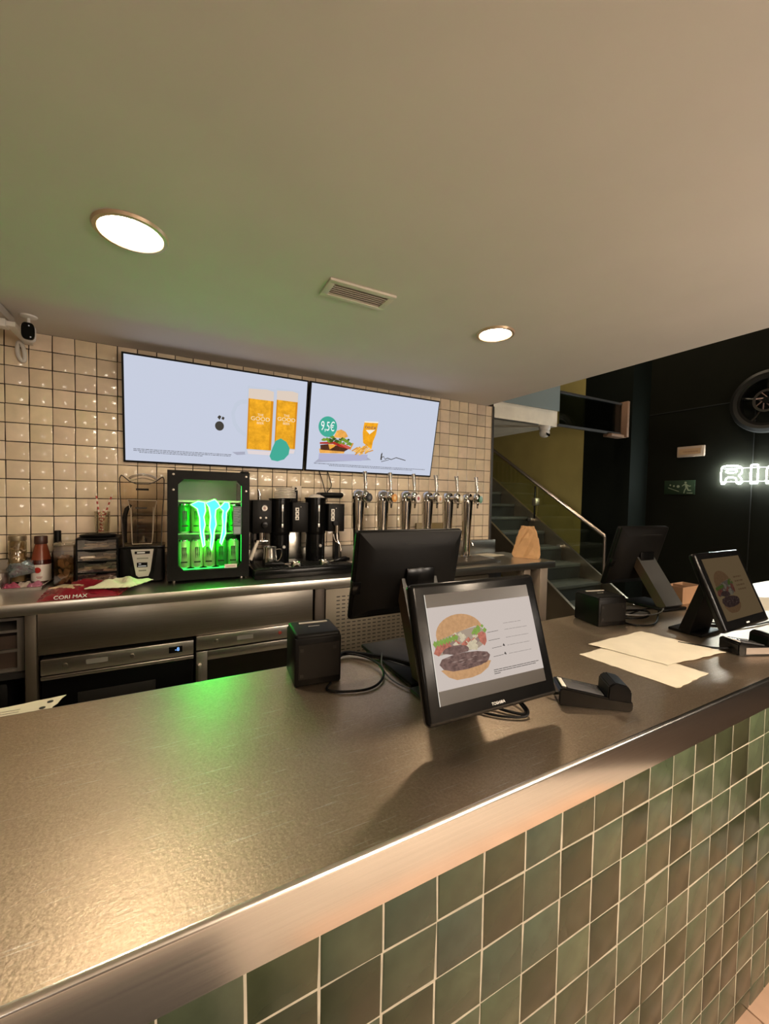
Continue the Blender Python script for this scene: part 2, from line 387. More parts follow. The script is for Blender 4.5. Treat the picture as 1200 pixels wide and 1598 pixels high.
for i, (x, y) in enumerate(((2.3, -4.7), (3.0, -4.5), (-.6, -6.0), (2.9, -5.6), (2.4, -6.4), (3.1, -3.6))):
    t = thing('fill_globe', 'unseen glowing globe added as fill light behind the viewer', 'fill light', (x, y, 1.75), 0, 'added fill globes behind the viewer')
    m = MB(); m.lathe([(0, -.15)]+[(.15*math.cos(R(a)), .15*math.sin(R(a))) for a in range(-75, 90, 15)]+[(0, .15)], n=24); obj('globe', m, GLOBE, t)
    m = MB(); m.cyl((0, 0, .14), (0, 0, CEIL-1.75), .006, 8); obj('cord', m, BLACK, t)
UL = emi('upper hall fill', (1, .80, .55), UPPER_FILL)
for x, y in ((4.4, -1.2), (5.4, .2)):
    downlight(x, y, 5.0, 'unseen round light added as fill in the tall hall ceiling', UL, r=.12, group='added fill lights of the tall hall')
v = thing('air_vent', 'rectangular cream air vent in the ceiling between the lights', 'air vent', (1.505, -1.285, CEIL))
VM = mat('vent paint', (.66, .60, .50), .6)
m = MB()
for a, b in (((-.15, -.072), (.15, -.047)), ((-.15, .047), (.15, .072)), ((-.15, -.047), (-.122, .047)), ((.122, -.047), (.15, .047))): m.b2((a[0], a[1], -.010), (b[0], b[1], 0), .002)
obj('frame', m, VM, v); obj('duct', B((-.124, -.049, -.0015), (.124, .049, -.0005)), mat('vent dark', (.40, .37, .31), .8), v)
for i in range(6):
    m = MB(); m.box((0, -.039+i*.0156, -.005), (.244, .0135, .0016), rot=Matrix.Rotation(R(28), 3, 'X')); obj('slat', m, VM, v)

sc = thing('security_camera', 'white security camera with black oval face under the ceiling corner', 'camera', (.165, -.26, CEIL))
m = MB(); m.lathe([(0, -.012), (.02, -.012), (.034, -.006), (.036, 0), (0, 0)], n=24); obj('mount', m, WHITE, sc)
m = MB(); m.cyl((0, 0, -.01), (.0, -.005, -.05), .007, 10); obj('stem', m, WHITE, sc)
m = MB(); m.box((0, 0, 0), (.060, .062, .088), .024, seg=4); obj('body', m, WHITE, sc, (0, -.01, -.087), (0, 0, R(6)))
m = MB(); m.prism([(.0255*math.copysign(abs(math.cos(R(a)))**.6, math.cos(R(a))), .041*math.copysign(abs(math.sin(R(a)))**.6, math.sin(R(a)))) for a in range(0, 360, 12)], -.006, .006); fo = obj('face', m, BLACKG, sc, (.007, -.040, -.087), (0, 0, R(6)), label='glossy black face')
m = MB(); m.disc(.010, -.028, .003, .003, -.0065); m.disc(.004, .026, .003, .003, -.0065); obj('sensor', m, emi('sensor glint', (.6, .55, .5), .5), fo)
jb = thing('junction_box', 'small white junction box and trunking at the upper left corner', 'junction box', (.02, -.28, CEIL-.046))
obj('cover', B((-.12, -.03, -.038), (.07, .03, 0), .004), WHITE, jb); m = MB(); m.disc(.035, -.02, .004, .004, -.0305); obj('screw', m, STEELV, jb)
obj('trunking', B((.068, -.02, -.03), (.105, .265, -.006), .003), WHITE, jb)
cl = MB(); cl.tube([(.060, -.02, 2.385), (.058, -.02, 2.33), (.070, -.022, 2.295), (.088, -.02, 2.285), (.092, -.022, 2.32), (.082, -.02, 2.372), (.07, -.02, 2.39)], .010, 8, closed=True, smooth=2)
cl.tube([(.09, -.02, 2.40), (.10, -.018, 2.41), (.11, -.03, 2.43)], .006, 8, smooth=1)
tag(obj('cable_loop', cl, WHITE), 'white cable loop hanging on the tiles below the security camera', 'cable')

# ================================================================== MENU SCREENS
SCRW = emi('menu screen white', (.62, .665, .80), SCREEN)
def em(name, rgb, k=1.0): return emi('print '+name, sr(*rgb), k, .22 if name in ('beer', 'bun', 'lettuce', 'meat', 'tomato', 'fries', 'drink', 'lettuce dark') else 0, 28)
TVF = mat('screen bezel', (.008, .008, .008), .35, spec=.25)
def tv(label, x, z, tilt):
    t = thing('menu_screen', label, 'screen', (x, 0, z))
    obj('housing', B((-.5525, -.012, -.3165), (.5525, .03, .3165), .004), TVF, t, (0, -.0665, 0), (tilt, 0, 0))
    s = obj('display', B((-.541, -.0145, -.304), (.541, -.0115, .305)), SCRW, t, (0, -.0665, 0), (tilt, 0, 0))
    obj('wall_bracket', B((-.12, -.04, -.08), (.12, -.0, .08)), TVF, t)
    return t, s
def dashes(m, x0, x1, z, h, y, seed, gap=.003):
    rnd = random.Random(seed); x = x0
    while x < x1:
        w_ = rnd.uniform(.006, .022); m.flat([(x, z), (min(x+w_, x1), z), (min(x+w_, x1), z+h), (x, z+h)], y); x += w_+gap
def stein(m, x, z, w_, h, mats_off, y):        # beer glass print: 0 glass, 1 beer, 2 foam, 3 glass base
    m.mi = 0; m.flat([(x-w_*.52, z-.004), (x+w_*.50, z-.004), (x+w_*.52, z+h+.004), (x-w_*.50, z+h+.004)], y)
    m.mi = 1; m.flat([(x-w_*.47, z+h*.075), (x+w_*.45, z+h*.075), (x+w_*.46, z+h*.83), (x-w_*.46, z+h*.83)], y-.0004)
    m.mi = 2; m.flat([(x-w_*.46, z+h*.83), (x+w_*.46, z+h*.83), (x+w_*.46, z+h*.97), (x+w_*.2, z+h*.99), (x-w_*.46, z+h*.97)], y-.0004)
    m.mi = 4; m.flat([(x-w_*.47, z+h*.075), (x-w_*.42, z+h*.075), (x-w_*.41, z+h*.83), (x-w_*.46, z+h*.83)], y-.0006); m.flat([(x+w_*.36, z+h*.08), (x+w_*.45, z+h*.08), (x+w_*.46, z+h*.83), (x+w_*.37, z+h*.83)], y-.0006)
    m.mi = 3; m.flat([(x-w_*.40, z), (x+w_*.40, z), (x+w_*.45, z+h*.06), (x-w_*.45, z+h*.06)], y-.0005)
t1, s1 = tv('left menu screen showing two beer glasses', 1.093, 2.084, R(9.6))
PM = [em('glass', (196, 204, 220)), em('beer', (236, 168, 40)), em('foam', (222, 205, 190)), em('glass base', (226, 214, 214)), em('beer edge', (214, 140, 30))]
m = MB(); Y0 = -.0152
stein(m, .408, -.198, .158, .43, 0, Y0); stein(m, .233, -.220, .177, .44, 0, Y0-.001)
m.mi = 0
hp = [(.145, .135), (.10, .130), (.066, .10), (.046, .04), (.058, -.03), (.09, -.08), (.145, -.112)]; hq = [(.145, .108), (.108, .103), (.083, .08), (.068, .035), (.080, -.02), (.105, -.058), (.145, -.085)]
for i in range(len(hp)-1): m.flat([hp[i], hp[i+1], hq[i+1], hq[i]], Y0-.0004)
obj('beer_picture', m, PM, s1, smooth=False)
m = MB(); m.flat([(.304, -.225), (.318, -.252), (.36, -.258), (.405, -.242), (.436, -.205), (.441, -.16), (.415, -.118), (.375, -.098), (.34, -.118), (.322, -.165)], Y0-.0025); obj('teal_splash', m, em('teal', (70, 172, 150)), s1)
m = MB(); m.disc(-.022, -.052, .027, .030, Y0); m.flat([(-.036, .002), (-.022, -.014), (-.012, .010), (-.025, .016)], Y0); m.flat([(-.012, -.006), (.002, -.012), (.008, .004), (-.005, .010)], Y0); obj('round_emblem', m, em('emblem', (70, 66, 60)), s1)
for gx, gz in ((.233, .018), (.408, .032)):
    text('glass_lettering', 'THE', .022, em('cream', (250, 226, 190)), s1, (gx, Y0-.0022, gz+.027), sx=1.0)
    text('glass_lettering', 'GOOD', .036, em('cream', (250, 226, 190)), s1, (gx, Y0-.0022, gz), sx=1.12)
    text('glass_lettering', 'BEER', .022, em('cream', (250, 226, 190)), s1, (gx, Y0-.0022, gz-.027), sx=1.0)
m = MB()
for i, (a, b) in enumerate(((-.50, .055), (-.50, .05), (-.47, -.12))): dashes(m, a, b, -.235-i*.0095, .0035, Y0, 5+i)
obj('small_print', m, em('grey print', (92, 92, 98)), s1)
m = MB(); m.flat([(.06, -.215), (.15, -.205), (.15, -.225), (.09, -.232)], Y0+.0002); obj('glass_shadow', m, em('print shadow', (170, 172, 190)), s1)

t2, s2 = tv('right menu screen showing a burger with fries and a drink', 2.2065, 2.084, R(10.6))
def burger(m, y, P):   # P maps picture units to local x,z ; materials: 0 bun 1 lettuce 2 meat 3 tomato 4 cheese 5 fries 6 tray 7 drink 8 dark
    f = lambda pts, i, dy: (setattr(m, 'mi', i), m.flat([P(*q) for q in pts], y-dy))
    return f
px = lambda u, v: (-.4022+(u-185)*(.00093-.00000005*(u-185)), .015-(v-252)*.00088+(u-185)*.00009)
m = MB(); f = burger(m, Y0, px); rnd = random.Random(3)
f([(95, 545), (600, 545), (560, 520), (130, 515)], 9, .0000)
f([(130, 470), (560, 495), (556, 535), (500, 548), (160, 530), (128, 515)], 6, .0003)
f([(240, 340), (262, 285), (300, 275), (340, 295), (365, 335), (330, 350)], 0, .0004)
f([(128, 430), (250, 445), (345, 460), (340, 478), (135, 468)], 0, .0006)
f([(135, 400), (200, 395), (330, 420), (400, 430), (340, 462), (140, 440)], 2, .0008)
f([(200, 395), (270, 400), (250, 420), (215, 440)], 4, .0010)
f([(130, 378), (250, 375), (400, 430), (380, 442), (300, 420), (240, 395), (130, 392)], 3, .0011)
f([(265, 380), (310, 385), (395, 425), (370, 440)], 10, .0012)
for i in range(26):
    u = rnd.uniform(150, 400); v_ = 345+(u-150)*.16+rnd.uniform(-22, 22); s_ = rnd.uniform(12, 24)
    f([(u-s_, v_), (u-s_*.2, v_-s_*.8), (u+s_, v_-s_*.2), (u+s_*.3, v_+s_*.7)], 1 if i % 3 else 11, .0013+i*.00002)
for i in range(26):
    a = rnd.uniform(380, 560); b = rnd.uniform(440, 490); l = rnd.uniform(40, 75); an = rnd.uniform(.2, 1.1)
    dx, dz = l*math.cos(an), -l*math.sin(an)
    f([(a, b), (a+10, b+8), (a+10+dx*.8, b+8+dz), (a+dx*.8, b+dz)], 5 if i % 2 else 12, .0018+i*.00002)
f([(500, 205), (632, 210), (620, 320), (598, 380), (590, 450), (505, 390), (492, 300)], 7, .0016)
f([(500, 205), (632, 210), (630, 222), (500, 216)], 13, .0017)
f([(520, 280), (608, 280), (558, 318)], 13, .0017)
obj('burger_picture', m, [em('bun', (238, 172, 84)), em('lettuce', (120, 152, 52)), em('meat', (84, 50, 34)), em('tomato', (176, 52, 40)), em('cheese', (240, 170, 70)), em('fries', (242, 188, 92)), em('tray', (178, 178, 206)), em('drink', (240, 166, 34)), em('dark', (40, 36, 34)), em('print shadow', (186, 190, 206)), em('tomato light', (206, 96, 80)), em('lettuce dark', (66, 90, 34)), em('fries dark', (214, 148, 60)), em('offwhite', (242, 236, 222))], s2, smooth=False)
m = MB(); m.disc(*px(185, 252), .071, .074, Y0-.0030, 32); obj('price_badge', m, em('teal', (70, 172, 150)), s2)
text('price', '9,5€', .072, em('white', (250, 250, 250)), s2, (px(185, 252)[0], Y0-.0034, px(185, 252)[1]), sx=.80, sy=1.3)
text('glass_lettering', 'FANTA', .030, em('navy', (40, 44, 92)), s2, (px(562, 262)[0], Y0-.0024, px(562, 262)[1]), sx=.95)
m = MB()
for i, (a, b) in enumerate(((70, 1030), (190, 930))): dashes(m, -.487 if i == 0 else -.37, .483 if i == 0 else .36, -.258-i*.011, .004, Y0, 15+i)
obj('small_print', m, em('grey print', (92, 92, 98)), s2)
m = MB()
sg = [(690, 545), (695, 500), (705, 485), (700, 520), (720, 515), (735, 540), (760, 530), (800, 545), (850, 530), (885, 540), (955, 560)]
for a, b in zip(sg, sg[1:]): m.flat([px(a[0], a[1]), px(b[0], b[1]), px(b[0], b[1]+7), px(a[0], a[1]+7)], Y0-.0004)
m.flat([px(700, 560), px(780, 548), px(780, 552), px(700, 566)], Y0-.0004); m.flat([px(688, 545), px(690, 495), px(700, 480), px(703, 550)], Y0-.0006)
obj('scribble', m, em('emblem', (70, 66, 60)), s2, smooth=False)
for i, (xa, xb) in enumerate(((1.765, 1.775), (1.83, 1.79))):
    m = MB(); m.tube([(xa, -.02, 1.775), (xa+.02, -.02, 1.72), (xa+.035, -.03, 1.66), (xb+.01, -.10, 1.622), (xb, -.16, 1.603)], .0035, 6, smooth=2)
    tag(obj('screen_cable', m, BLACK), ('left' if i == 0 else 'right')+' thin black cable hanging down under the right menu screen', 'cable')
ws = thing('wall_socket', 'cream wall socket above the coffee machine between the black columns', 'socket', (1.60, -.009, 1.615))
obj('plate', B((-.035, -.008, -.045), (.035, 0, .045), .003), mat('cream plastic', (.66, .57, .45), .4), ws); m = MB(); m.lathe([(0, 0), (.009, 0), (.009, .012), (0, .012)], n=12, mtx=Matrix.Rotation(R(90), 4, 'X')); obj('knob', m, BLACK, ws, (-.012, -.008, .025))

# ================================================================== BACK BAR
ZB = 1.088; YF = -.61
o = thing('back_worktop', 'brushed steel back worktop under the tiled wall', 'worktop', (1.8, -.3, 1.03))
obj('top', B((-3.8, YF+.305, .038), (1.83, .284, ZB-1.03)), STEEL, o)
obj('front_lip', B((-3.8, YF+.297, .004), (1.83, YF+.306, ZB-1.03+.0005), .003), mat('bright steel lip', (.80, .75, .67), .28, 1, var=.06, scale=5, stretch=(.6, 30, 60)), o)
o = thing('apron_panel', 'plain steel panel above the two undercounter fridges', 'panel', (.9, -.57, .82))
obj('panel', B((-.64, -.01, .016), (.65, .01, .213), .002), STEELV, o)
tag(obj('upright_post', B((.218, -.592, .02), (.258, -.54, 1.034), .003), mat('dull upright steel', (.10, .082, .06), .5, .6, var=.1, scale=6)), 'steel upright post left of the undercounter fridges', 'post')
tag(obj('upright_post', B((1.56, -.59, .02), (1.622, -.54, 1.034), .003), mat('dark bronze steel', (.045, .034, .025), .45, .6)), 'dark post between fridge panel and slotted panel', 'post')
tag(obj('end_leg', B((3.47, -.60, 0), (3.555, -.50, 1.034), .003), mat('satin leg steel', (.52, .43, .34), .45, .45, var=.08, scale=6)), 'steel end leg under the right end of the back worktop', 'leg')
tag(obj('inner_leg', B((3.33, -.56, 0), (3.40, -.48, 1.034), .003), mat('satin leg steel', (.52, .43, .34), .45, .45)), 'narrow steel panel just left of the end leg', 'panel')
tag(obj('gap_shade', B((2.95, -.30, 0), (3.33, -.27, 1.03)), DARK), 'dark sheet standing in for the shaded gap under the right half of the back worktop', 'panel')  # shade of the open gap put in as a dark sheet
cab = thing('slotted_cabinet', 'steel cabinet with slotted vent panel under back worktop', 'cabinet', (2.28, -.3, 0))
obj('body', B((-.65, -.26, .05), (.65, .26, 1.025)), STEELV, cab)
fp = obj('front_panel', B((-.65, -.285, .10), (.65, -.262, 1.02), .003), mat('matte steel panel', (.17, .145, .11), .5, .7), cab)
m = MB()
for i in range(30):
    for j in range(17):
        m.b2((-.58+i*.036, -.2862, .965-j*.024), (-.558+i*.036, -.2845, .971-j*.024))
so = obj('slots', m, DARK, fp); so['kind'] = 'stuff'
obj('plinth', B((-.64, -.24, 0), (.64, .24, .05)), DARK, cab)

def under_fridge(label, x0, x1, glassdoor):
    t = thing('undercounter_fridge', label, 'fridge', ((x0+x1)/2, -.3, 0)); h = (x1-x0)/2
    obj('body', B((-h, -.24, .06), (h, .27, .80)), DARK, t)
    zt = .833 if glassdoor else .818
    p = obj('control_strip', B((-h, -.29, zt-.075), (h, -.235, zt), .004), STEEL, t)
    bolts = (-.145, .03) if not glassdoor else (-.20, .06)
    for i, bx in enumerate((-.225, .04) if not glassdoor else (-.22, .12)):
        m = MB(); m.lathe([(0, 0), (.010, 0), (.010, .004), (.006, .005), (0, .005)], n=16, mtx=Matrix.Rotation(R(90), 4, 'X')); obj('lock', m, STEELV if i == 0 or not glassdoor else mat('red knob', (.25, .03, .02), .4), p, (bx, -.29, zt-.037))
    obj('badge', B((-.145 if not glassdoor else -.115, -.2912, zt-.047), (-.06 if not glassdoor else -.03, -.2895, zt-.024)), mat('badge', (.30, .29, .26), .5, .5), p)
    if not glassdoor:
        d = obj('readout', B((.20, -.2925, zt-.053), (.262, -.2895, zt-.02), .001), BLACKG, p)
        text('digits', '-8', .026, emi('blue digits', (.25, .5, 1), 1.6), d, (.238, -.2935, zt-.036))
    zd = zt-.085
    if glassdoor:
        d = obj('door', MB(), STEEL, t); m = MB()
        for a, b in (((-h, .10), (-h+.055, zd)), ((h-.055, .10), (h, zd)), ((-h+.055, zd-.05), (h-.055, zd)), ((-h+.055, .10), (h-.055, .15))): m.b2((a[0], -.285, a[1]), (b[0], -.245, b[1]), .003)
        d.data = m.mesh('door', STEEL)
        obj('door_glass', B((-h+.05, -.268, .145), (h-.05, -.262, zd-.045)), pane('dark fridge glass', (.12, .13, .11), .2), d)
        obj('handle', B((-h+.006, -.31, zd-.30), (-h+.026, -.286, zd-.06), .003), STEEL, d)
    else:
        d = obj('door', B((-h+.004, -.278, .10), (h-.004, -.245, zd-.012), .003), BLACKG, t)
        obj('door_rail', B((-h, -.292, zd-.012), (h, -.245, zd+.006), .004), STEEL, d)
        obj('handle', B((-.18, -.2815, zd-.155), (.14, -.2765, zd-.095), .002), DARK, d)
    obj('plinth', B((-h+.01, -.20, 0), (h-.01, .25, .06)), DARK, t)
under_fridge('left undercounter fridge with black door and blue digital readout', .271, .901, False)
under_fridge('right undercounter fridge with steel framed glass door', .913, 1.552, True)
# left bay
cr = thing('plastic_crate', 'grey slatted crate in the dark bay under the worktop', 'crate', (.02, -.38, .76))
CG = mat('grey crate', (.11, .095, .08), .6)
for z in (.0, .09, .18, .235): obj('side_rail', B((-.16, -.14, z), (.18, .14, z+.012)), CG, cr)
for x in (-.16, .155): obj('corner_post', B((x, -.145, 0), (x+.025, .145, .247)), CG, cr)
obj('crate_load', B((-.13, -.12, .012), (.15, .12, .16)), mat('dark brown load', (.05, .03, .02), .8), cr)
tag(obj('bay_shelf', B((-1.2, -.55, .735), (.217, -.03, .76)), DARK), 'dark shelf in the open bay at far left', 'shelf')
bin_ = thing('waste_bin', 'dark bin with grey knob in the bay at far left', 'bin', (-.02, -.42, 0))
m = MB(); m.box((0, 0, .36), (.34, .24, .72), .03); obj('body', m, BLACK, bin_); m = MB(); m.lathe([(0, 0), (.022, .0), (.022, .02), (.012, .03), (0, .03)], n=14, mtx=Matrix.Rotation(R(90), 4, 'X')); obj('knob', m, mat('grey knob', (.35, .30, .25), .4), bin_, (.10, -.12, .60))

# ---------------- left group of food things
TRAYM = mat('worn steel', (.40, .37, .33), .28, 1)
tr = thing('steel_tray', 'shallow steel tray at the left end of the back worktop', 'tray', (.03, -.17, ZB))
m = MB(); m.b2((-.30, -.14, .0), (.185, .14, .004)); 
for a, b in (((-.30, -.14), (.185, -.134)), ((-.30, .134), (.185, .14)), ((-.30, -.134), (-.294, .134)), ((.179, -.134), (.185, .134))): m.b2((a[0], a[1], .004), (b[0], b[1], .014))
m.b2((-.305, -.150, .011), (.19, -.134, .015)); obj('body', m, TRAYM, tr)
po = thing('steel_pot', 'small steel pot in the tray at far left', 'pot', (.02, -.20, ZB+.0045))
m = MB(); m.lathe([(0, .001), (.045, .001), (.048, .01), (.048, .078), (.051, .080), (.048, .082), (.046, .078), (.046, .012), (0, .006)], n=24); obj('body', m, TRAYM, po)
ja = thing('mushroom_jar', 'glass jar of pale brown slices with a dull metal lid', 'jar', (.066, -.085, ZB+.0045))
m = MB(); m.lathe([(0, .002), (.036, .002), (.038, .01), (.038, .215), (.034, .225), (.032, .224), (.036, .214), (.036, .012), (0, .006)], n=24); obj('glass', m, pane('jar glass', (.86, .82, .72), .12), ja)
m = MB(); m.lathe([(0, .225), (.036, .225), (.038, .228), (.038, .250), (.035, .254), (0, .254)], n=24); obj('lid', m, mat('dull gold lid', (.40, .33, .22), .38, .8), ja)
m = MB(); rnd = random.Random(4); m.lathe([(0, .008), (.034, .008), (.034, .13), (.028, .16), (0, .15)], n=14)
for i in range(26):
    a = rnd.uniform(0, 6.28); m.box((.028*math.cos(a), .028*math.sin(a), rnd.uniform(.05, .19)), (.024, .024, .008), .003, rot=Matrix.Rotation(rnd.uniform(-1, 1), 3, 'X') @ Matrix.Rotation(rnd.uniform(-1, 1), 3, 'Y'))
mo = obj('mushroom_slices', m, mat('mushroom', (.40, .30, .20), .6, var=.5, scale=40), ja); mo['kind'] = 'stuff'
m = MB(); m.pillow([(-.055, -.03), (.055, -.045), (.06, .035), (-.05, .03)], 0, .055, 12, 10, .55, 8, .4, fr=9)
bo = tag(obj('foil_bag', m, mat('silver blue foil', (.42, .50, .52), .25, .75, bump=.5, bscale=50), None, (.098, -.175, ZB+.085), (R(50), R(-18), R(10))), 'crumpled silver blue foil bag leaning against the jar', 'bag')
for i, (x, y, rz, colr, lb) in enumerate(((.080, -.245, .3, (.32, .05, .10), 'dark pink wrapped packet at the front left of the tray'), (.125, -.225, -.2, (.46, .38, .32), 'clear crinkled packet between two pink packets'), (.172, -.240, .5, (.38, .13, .20), 'pale pink packet at the right corner of the tray'))):
    m = MB(); m.pillow([(-.035, -.03), (.035, -.032), (.036, .03), (-.034, .033)], 0, .021, 12, 10, .9, 20+i, .45, fr=9)
    tag(obj('sweet_packet', m, mat('packet %d' % i, colr, .22, 0, var=.3, scale=40, bump=.5, bscale=60), None, (x, y, ZB+.005), (0, 0, rz)), lb, 'packet', 'packets in the steel tray')
kb = thing('sauce_bottle', 'red sauce bottle with white tomato label and brown cap', 'bottle', (.168, -.10, ZB+.0045))
m = MB(); m.lathe([(0, .0), (.040, .0), (.043, .006), (.043, .105), (.041, .118), (.034, .165), (.026, .20), (.024, .212), (0, .212)], n=28); obj('bottle', m, mat('red sauce plastic', (.055, .008, .005), .22, coat=.3), kb)
m = MB(); m.lathe([(.0425, .122), (.0345, .166), (.0266, .2), (.0250, .206)], n=28); obj('upper_sleeve', m, mat('orange sauce film', (.20, .045, .02), .25), kb)
m = MB(); m.lathe([(0, .207), (.028, .207), (.029, .21), (.029, .245), (.026, .25), (0, .25)], n=24); obj('cap', m, mat('brown cap', (.05, .018, .012), .4), kb)
m = MB(); m.lathe([(.0434, .008), (.0438, .010), (.0438, .095), (.0434, .097)], n=28); lb = obj('label', m, mat('white label', (.70, .64, .58), .45), kb, label='white label with a red tomato')
m = MB(); m.lathe([(0, .0), (.010, .0), (.0155, .002), (.0155, .0035), (0, .004)], n=16, mtx=Matrix.Rotation(R(90), 4, 'X')); obj('tomato_print', m, mat('tomato red', (.45, .02, .012), .5), lb, (-.006, -.0416, .068), (0, 0, R(-8)))
m = MB(); m.b2((-.012, -.0450, .030), (.014, -.0436, .033)); m.b2((-.008, -.0450, .024), (.010, -.0436, .027)); obj('label_print', m, mat('label print', (.35, .1, .1), .5), lb)
bb = thing('dark_bottle', 'slim black bottle behind the red sauce bottle', 'bottle', (.232, -.06, ZB))
m = MB(); m.lathe([(0, 0), (.026, 0), (.028, .006), (.028, .15), (.015, .19), (.0135, .20)], n=20); obj('bottle', m, mat('dark bottle glass', (.02, .008, .006), .1, coat=.5), bb)
m = MB(); m.lathe([(.0145, .195), (.0165, .197), (.0165, .275), (.014, .279), (0, .279)], n=20); obj('cap', m, BLACK, bb)
CLR = pane('clear plastic', (.80, .76, .68), .12, .06)
fc = thing('clear_container', 'clear plastic container of brown food left of the drawers', 'container', (.300, -.19, ZB))
m = MB(); m.b2((-.042, -.09, .0), (.042, .09, .003))
for a, b in (((-.042, -.09), (.042, -.087)), ((-.042, .087), (.042, .09)), ((-.042, -.087), (-.039, .087)), ((.039, -.087), (.042, .087))): m.b2((a[0], a[1], .003), (b[0], b[1], .215))
obj('box', m, CLR, fc); obj('lid', B((-.045, -.093, .215), (.045, .093, .228), .003), pane('clear lid', (.84, .8, .74), .25, .1), fc)
m = MB(); rnd = random.Random(11)
for i in range(40): m.box((rnd.uniform(-.026, .026), rnd.uniform(-.075, .07), rnd.uniform(.015, .15)), (rnd.uniform(.012, .03), .014, rnd.uniform(.02, .05)), .004, rot=Matrix.Rotation(rnd.uniform(-.9, .9), 3, 'Y'))
o = obj('brown_food', m, mat('brown food', (.36, .20, .10), .6, var=.4, scale=30), fc); o['kind'] = 'stuff'
# drawer unit
du = thing('drawer_unit', 'small black unit of four clear drawers beside the blender', 'drawer unit', (.443, -.165, ZB))
m = MB(); m.b2((-.095, -.105, 0), (-.087, .105, .25)); m.b2((.087, -.105, 0), (.095, .105, .25)); m.b2((-.087, .098, 0), (.087, .105, .25))
for z in (0, .061, .122, .183, .244): m.b2((-.087, -.105, z), (.087, .098, z+.006))
obj('frame', m, BLACK, du)
for i in range(4):
    m = MB(); z = .008+i*.061
    m.b2((-.085, -.108, z), (.085, -.104, z+.036)); m.prism([(-.085, z+.036), (.085, z+.036), (.085, z+.050), (.05, z+.050), (.03, z+.044), (-.03, z+.044), (-.05, z+.050), (-.085, z+.050)], -.108, -.104)
    d = obj('drawer', m, pane('smoky drawer plastic', (.80, .74, .66), .30, .16), du)
    m = MB(); rnd = random.Random(30+i)
    for k in range(12): m.box((rnd.uniform(-.06, .06), rnd.uniform(-.09, .06), z+rnd.uniform(.004, .024)), (rnd.uniform(.03, .07), .05, .008), .002, rot=Matrix.Rotation(rnd.uniform(-.3, .3), 3, 'Z'))
    o = obj('drawer_contents', m, mat('pale sachets', (.72, .60, .48), .5, var=.5, scale=25), d); o['kind'] = 'stuff'
ld = MB(); ld.lathe([(0, 0), (.080, 0), (.088, .008), (.082, .013), (.05, .017), (0, .018)], n=32)
o = tag(obj('black_lid', ld, BLACK, None, (.437, -.185, ZB+.251)), 'shallow black lid lying on top of the drawer unit', 'lid'); o.scale = (1.0, .75, 1)
sg_ = thing('straw_glass', 'clear glass of straws on the black lid', 'glass', (.452, -.16, ZB+.270))
m = MB(); m.lathe([(0, .001), (.032, .001), (.034, .006), (.038, .12), (.036, .12), (.0325, .009), (0, .006)], n=24); obj('glass', m, pane('thin glass', (.90, .88, .82), .12), sg_)
RED = mat('straw red', (.40, .05, .04), .5); CRE = mat('straw cream', (.75, .66, .55), .5)
rnd = random.Random(2)
for i, (dx, dy, tx, ty, h) in enumerate(((-.004, 0, -.025, .0, .215), (-.016, .008, .062, .0, .210), (.004, -.01, -.018, .01, .10), (-.01, -.008, .020, -.01, .125))):
    a = Vector((.452+dx, -.16+dy, ZB+.2775)); b = a+Vector((tx, ty, h)); m = MB(); n = 14
    for k in range(n): m.mi = k % 2; m.tube([a.lerp(b, k/n), a.lerp(b, (k+1)/n)], .0042, 8)
    lb = ('red striped straw leaning left in the glass', 'red striped straw leaning right in the glass', 'short red striped straw low in the glass at left', 'short red striped straw low in the glass at right')[i]
    tag(obj('paper_straw', m, [RED, CRE]), lb, 'straw', 'striped straws in the glass')

# blender with sound cover
bl = thing('blender', 'black blender with silver control panel and clear sound cover', 'blender', (.656, -.23, ZB))
m = MB(); m.box((0, 0, .10), (.212, .22, .195), .02, seg=3); obj('base', m, BLACK, bl)
for s_ in (-1, 1):
    m = MB(); m.prism([(s_*.058, .192), (s_*.072, .192), (s_*.050, .02), (s_*.034, .02)], -.1145, -.108); obj('side_rib', m, BLACKG, bl)
m = MB(); m.prism([(-.053, .190), (.053, .190), (.038, .07), (.028, .042), (-.018, .038), (-.030, .05)], -.117, -.108); cp = obj('control_panel', m, mat('silver panel', (.60, .57, .52), .3, .7), bl)
m = MB(); m.b2((-.036, -.1185, .165), (.036, -.1165, .180)); obj('name_strip', m, BLACK, cp); m = MB(); m.b2((-.025, -.119, .169), (.012, -.1183, .176)); obj('name_print', m, mat('label print white', (.6, .6, .6), .5), cp)
m = MB(); m.b2((-.026, -.1185, .092), (.024, -.1165, .118)); obj('readout', m, BLACKG, cp); m = MB(); m.b2((-.020, -.119, .096), (.018, -.1183, .101)); m.b2((-.018, -.119, .108), (-.006, -.1183, .113)); obj('readout_print', m, emi('readout glow', (.8, .75, .65), .5), cp)
m = MB(); m.b2((-.026, -.1175, .137), (.028, -.1165, .144)); m.b2((-.018, -.1175, .070), (.018, -.1165, .077)); obj('panel_print', m, mat('panel print', (.2, .19, .17), .5), cp)
obj('deck', B((-.108, -.10, .195), (.108, .10, .205), .003), BLACKG, bl)
SMK = pane('smoky clear cover', (.94, .91, .87), .05, .03)
prof = [(-.088, .205), (.090, .205), (.094, .36), (.103, .49), (.104, .575), (.098, .590), (.088, .584), (.060, .560), (.03, .548), (-.03, .548), (-.06, .560), (-.088, .586), (-.098, .592), (-.105, .575), (-.103, .49), (-.096, .36)]
m = MB(); m.prism(prof, -.105, -.101); obj('sound_cover', m, SMK, bl)
m = MB()
for a, b in zip(prof, prof[1:]+prof[:1]): 
    if not (a[1] == .205 and b[1] == .205): m.tube([(a[0], -.103, a[1]), (b[0], -.103, b[1])], .0032, 6)
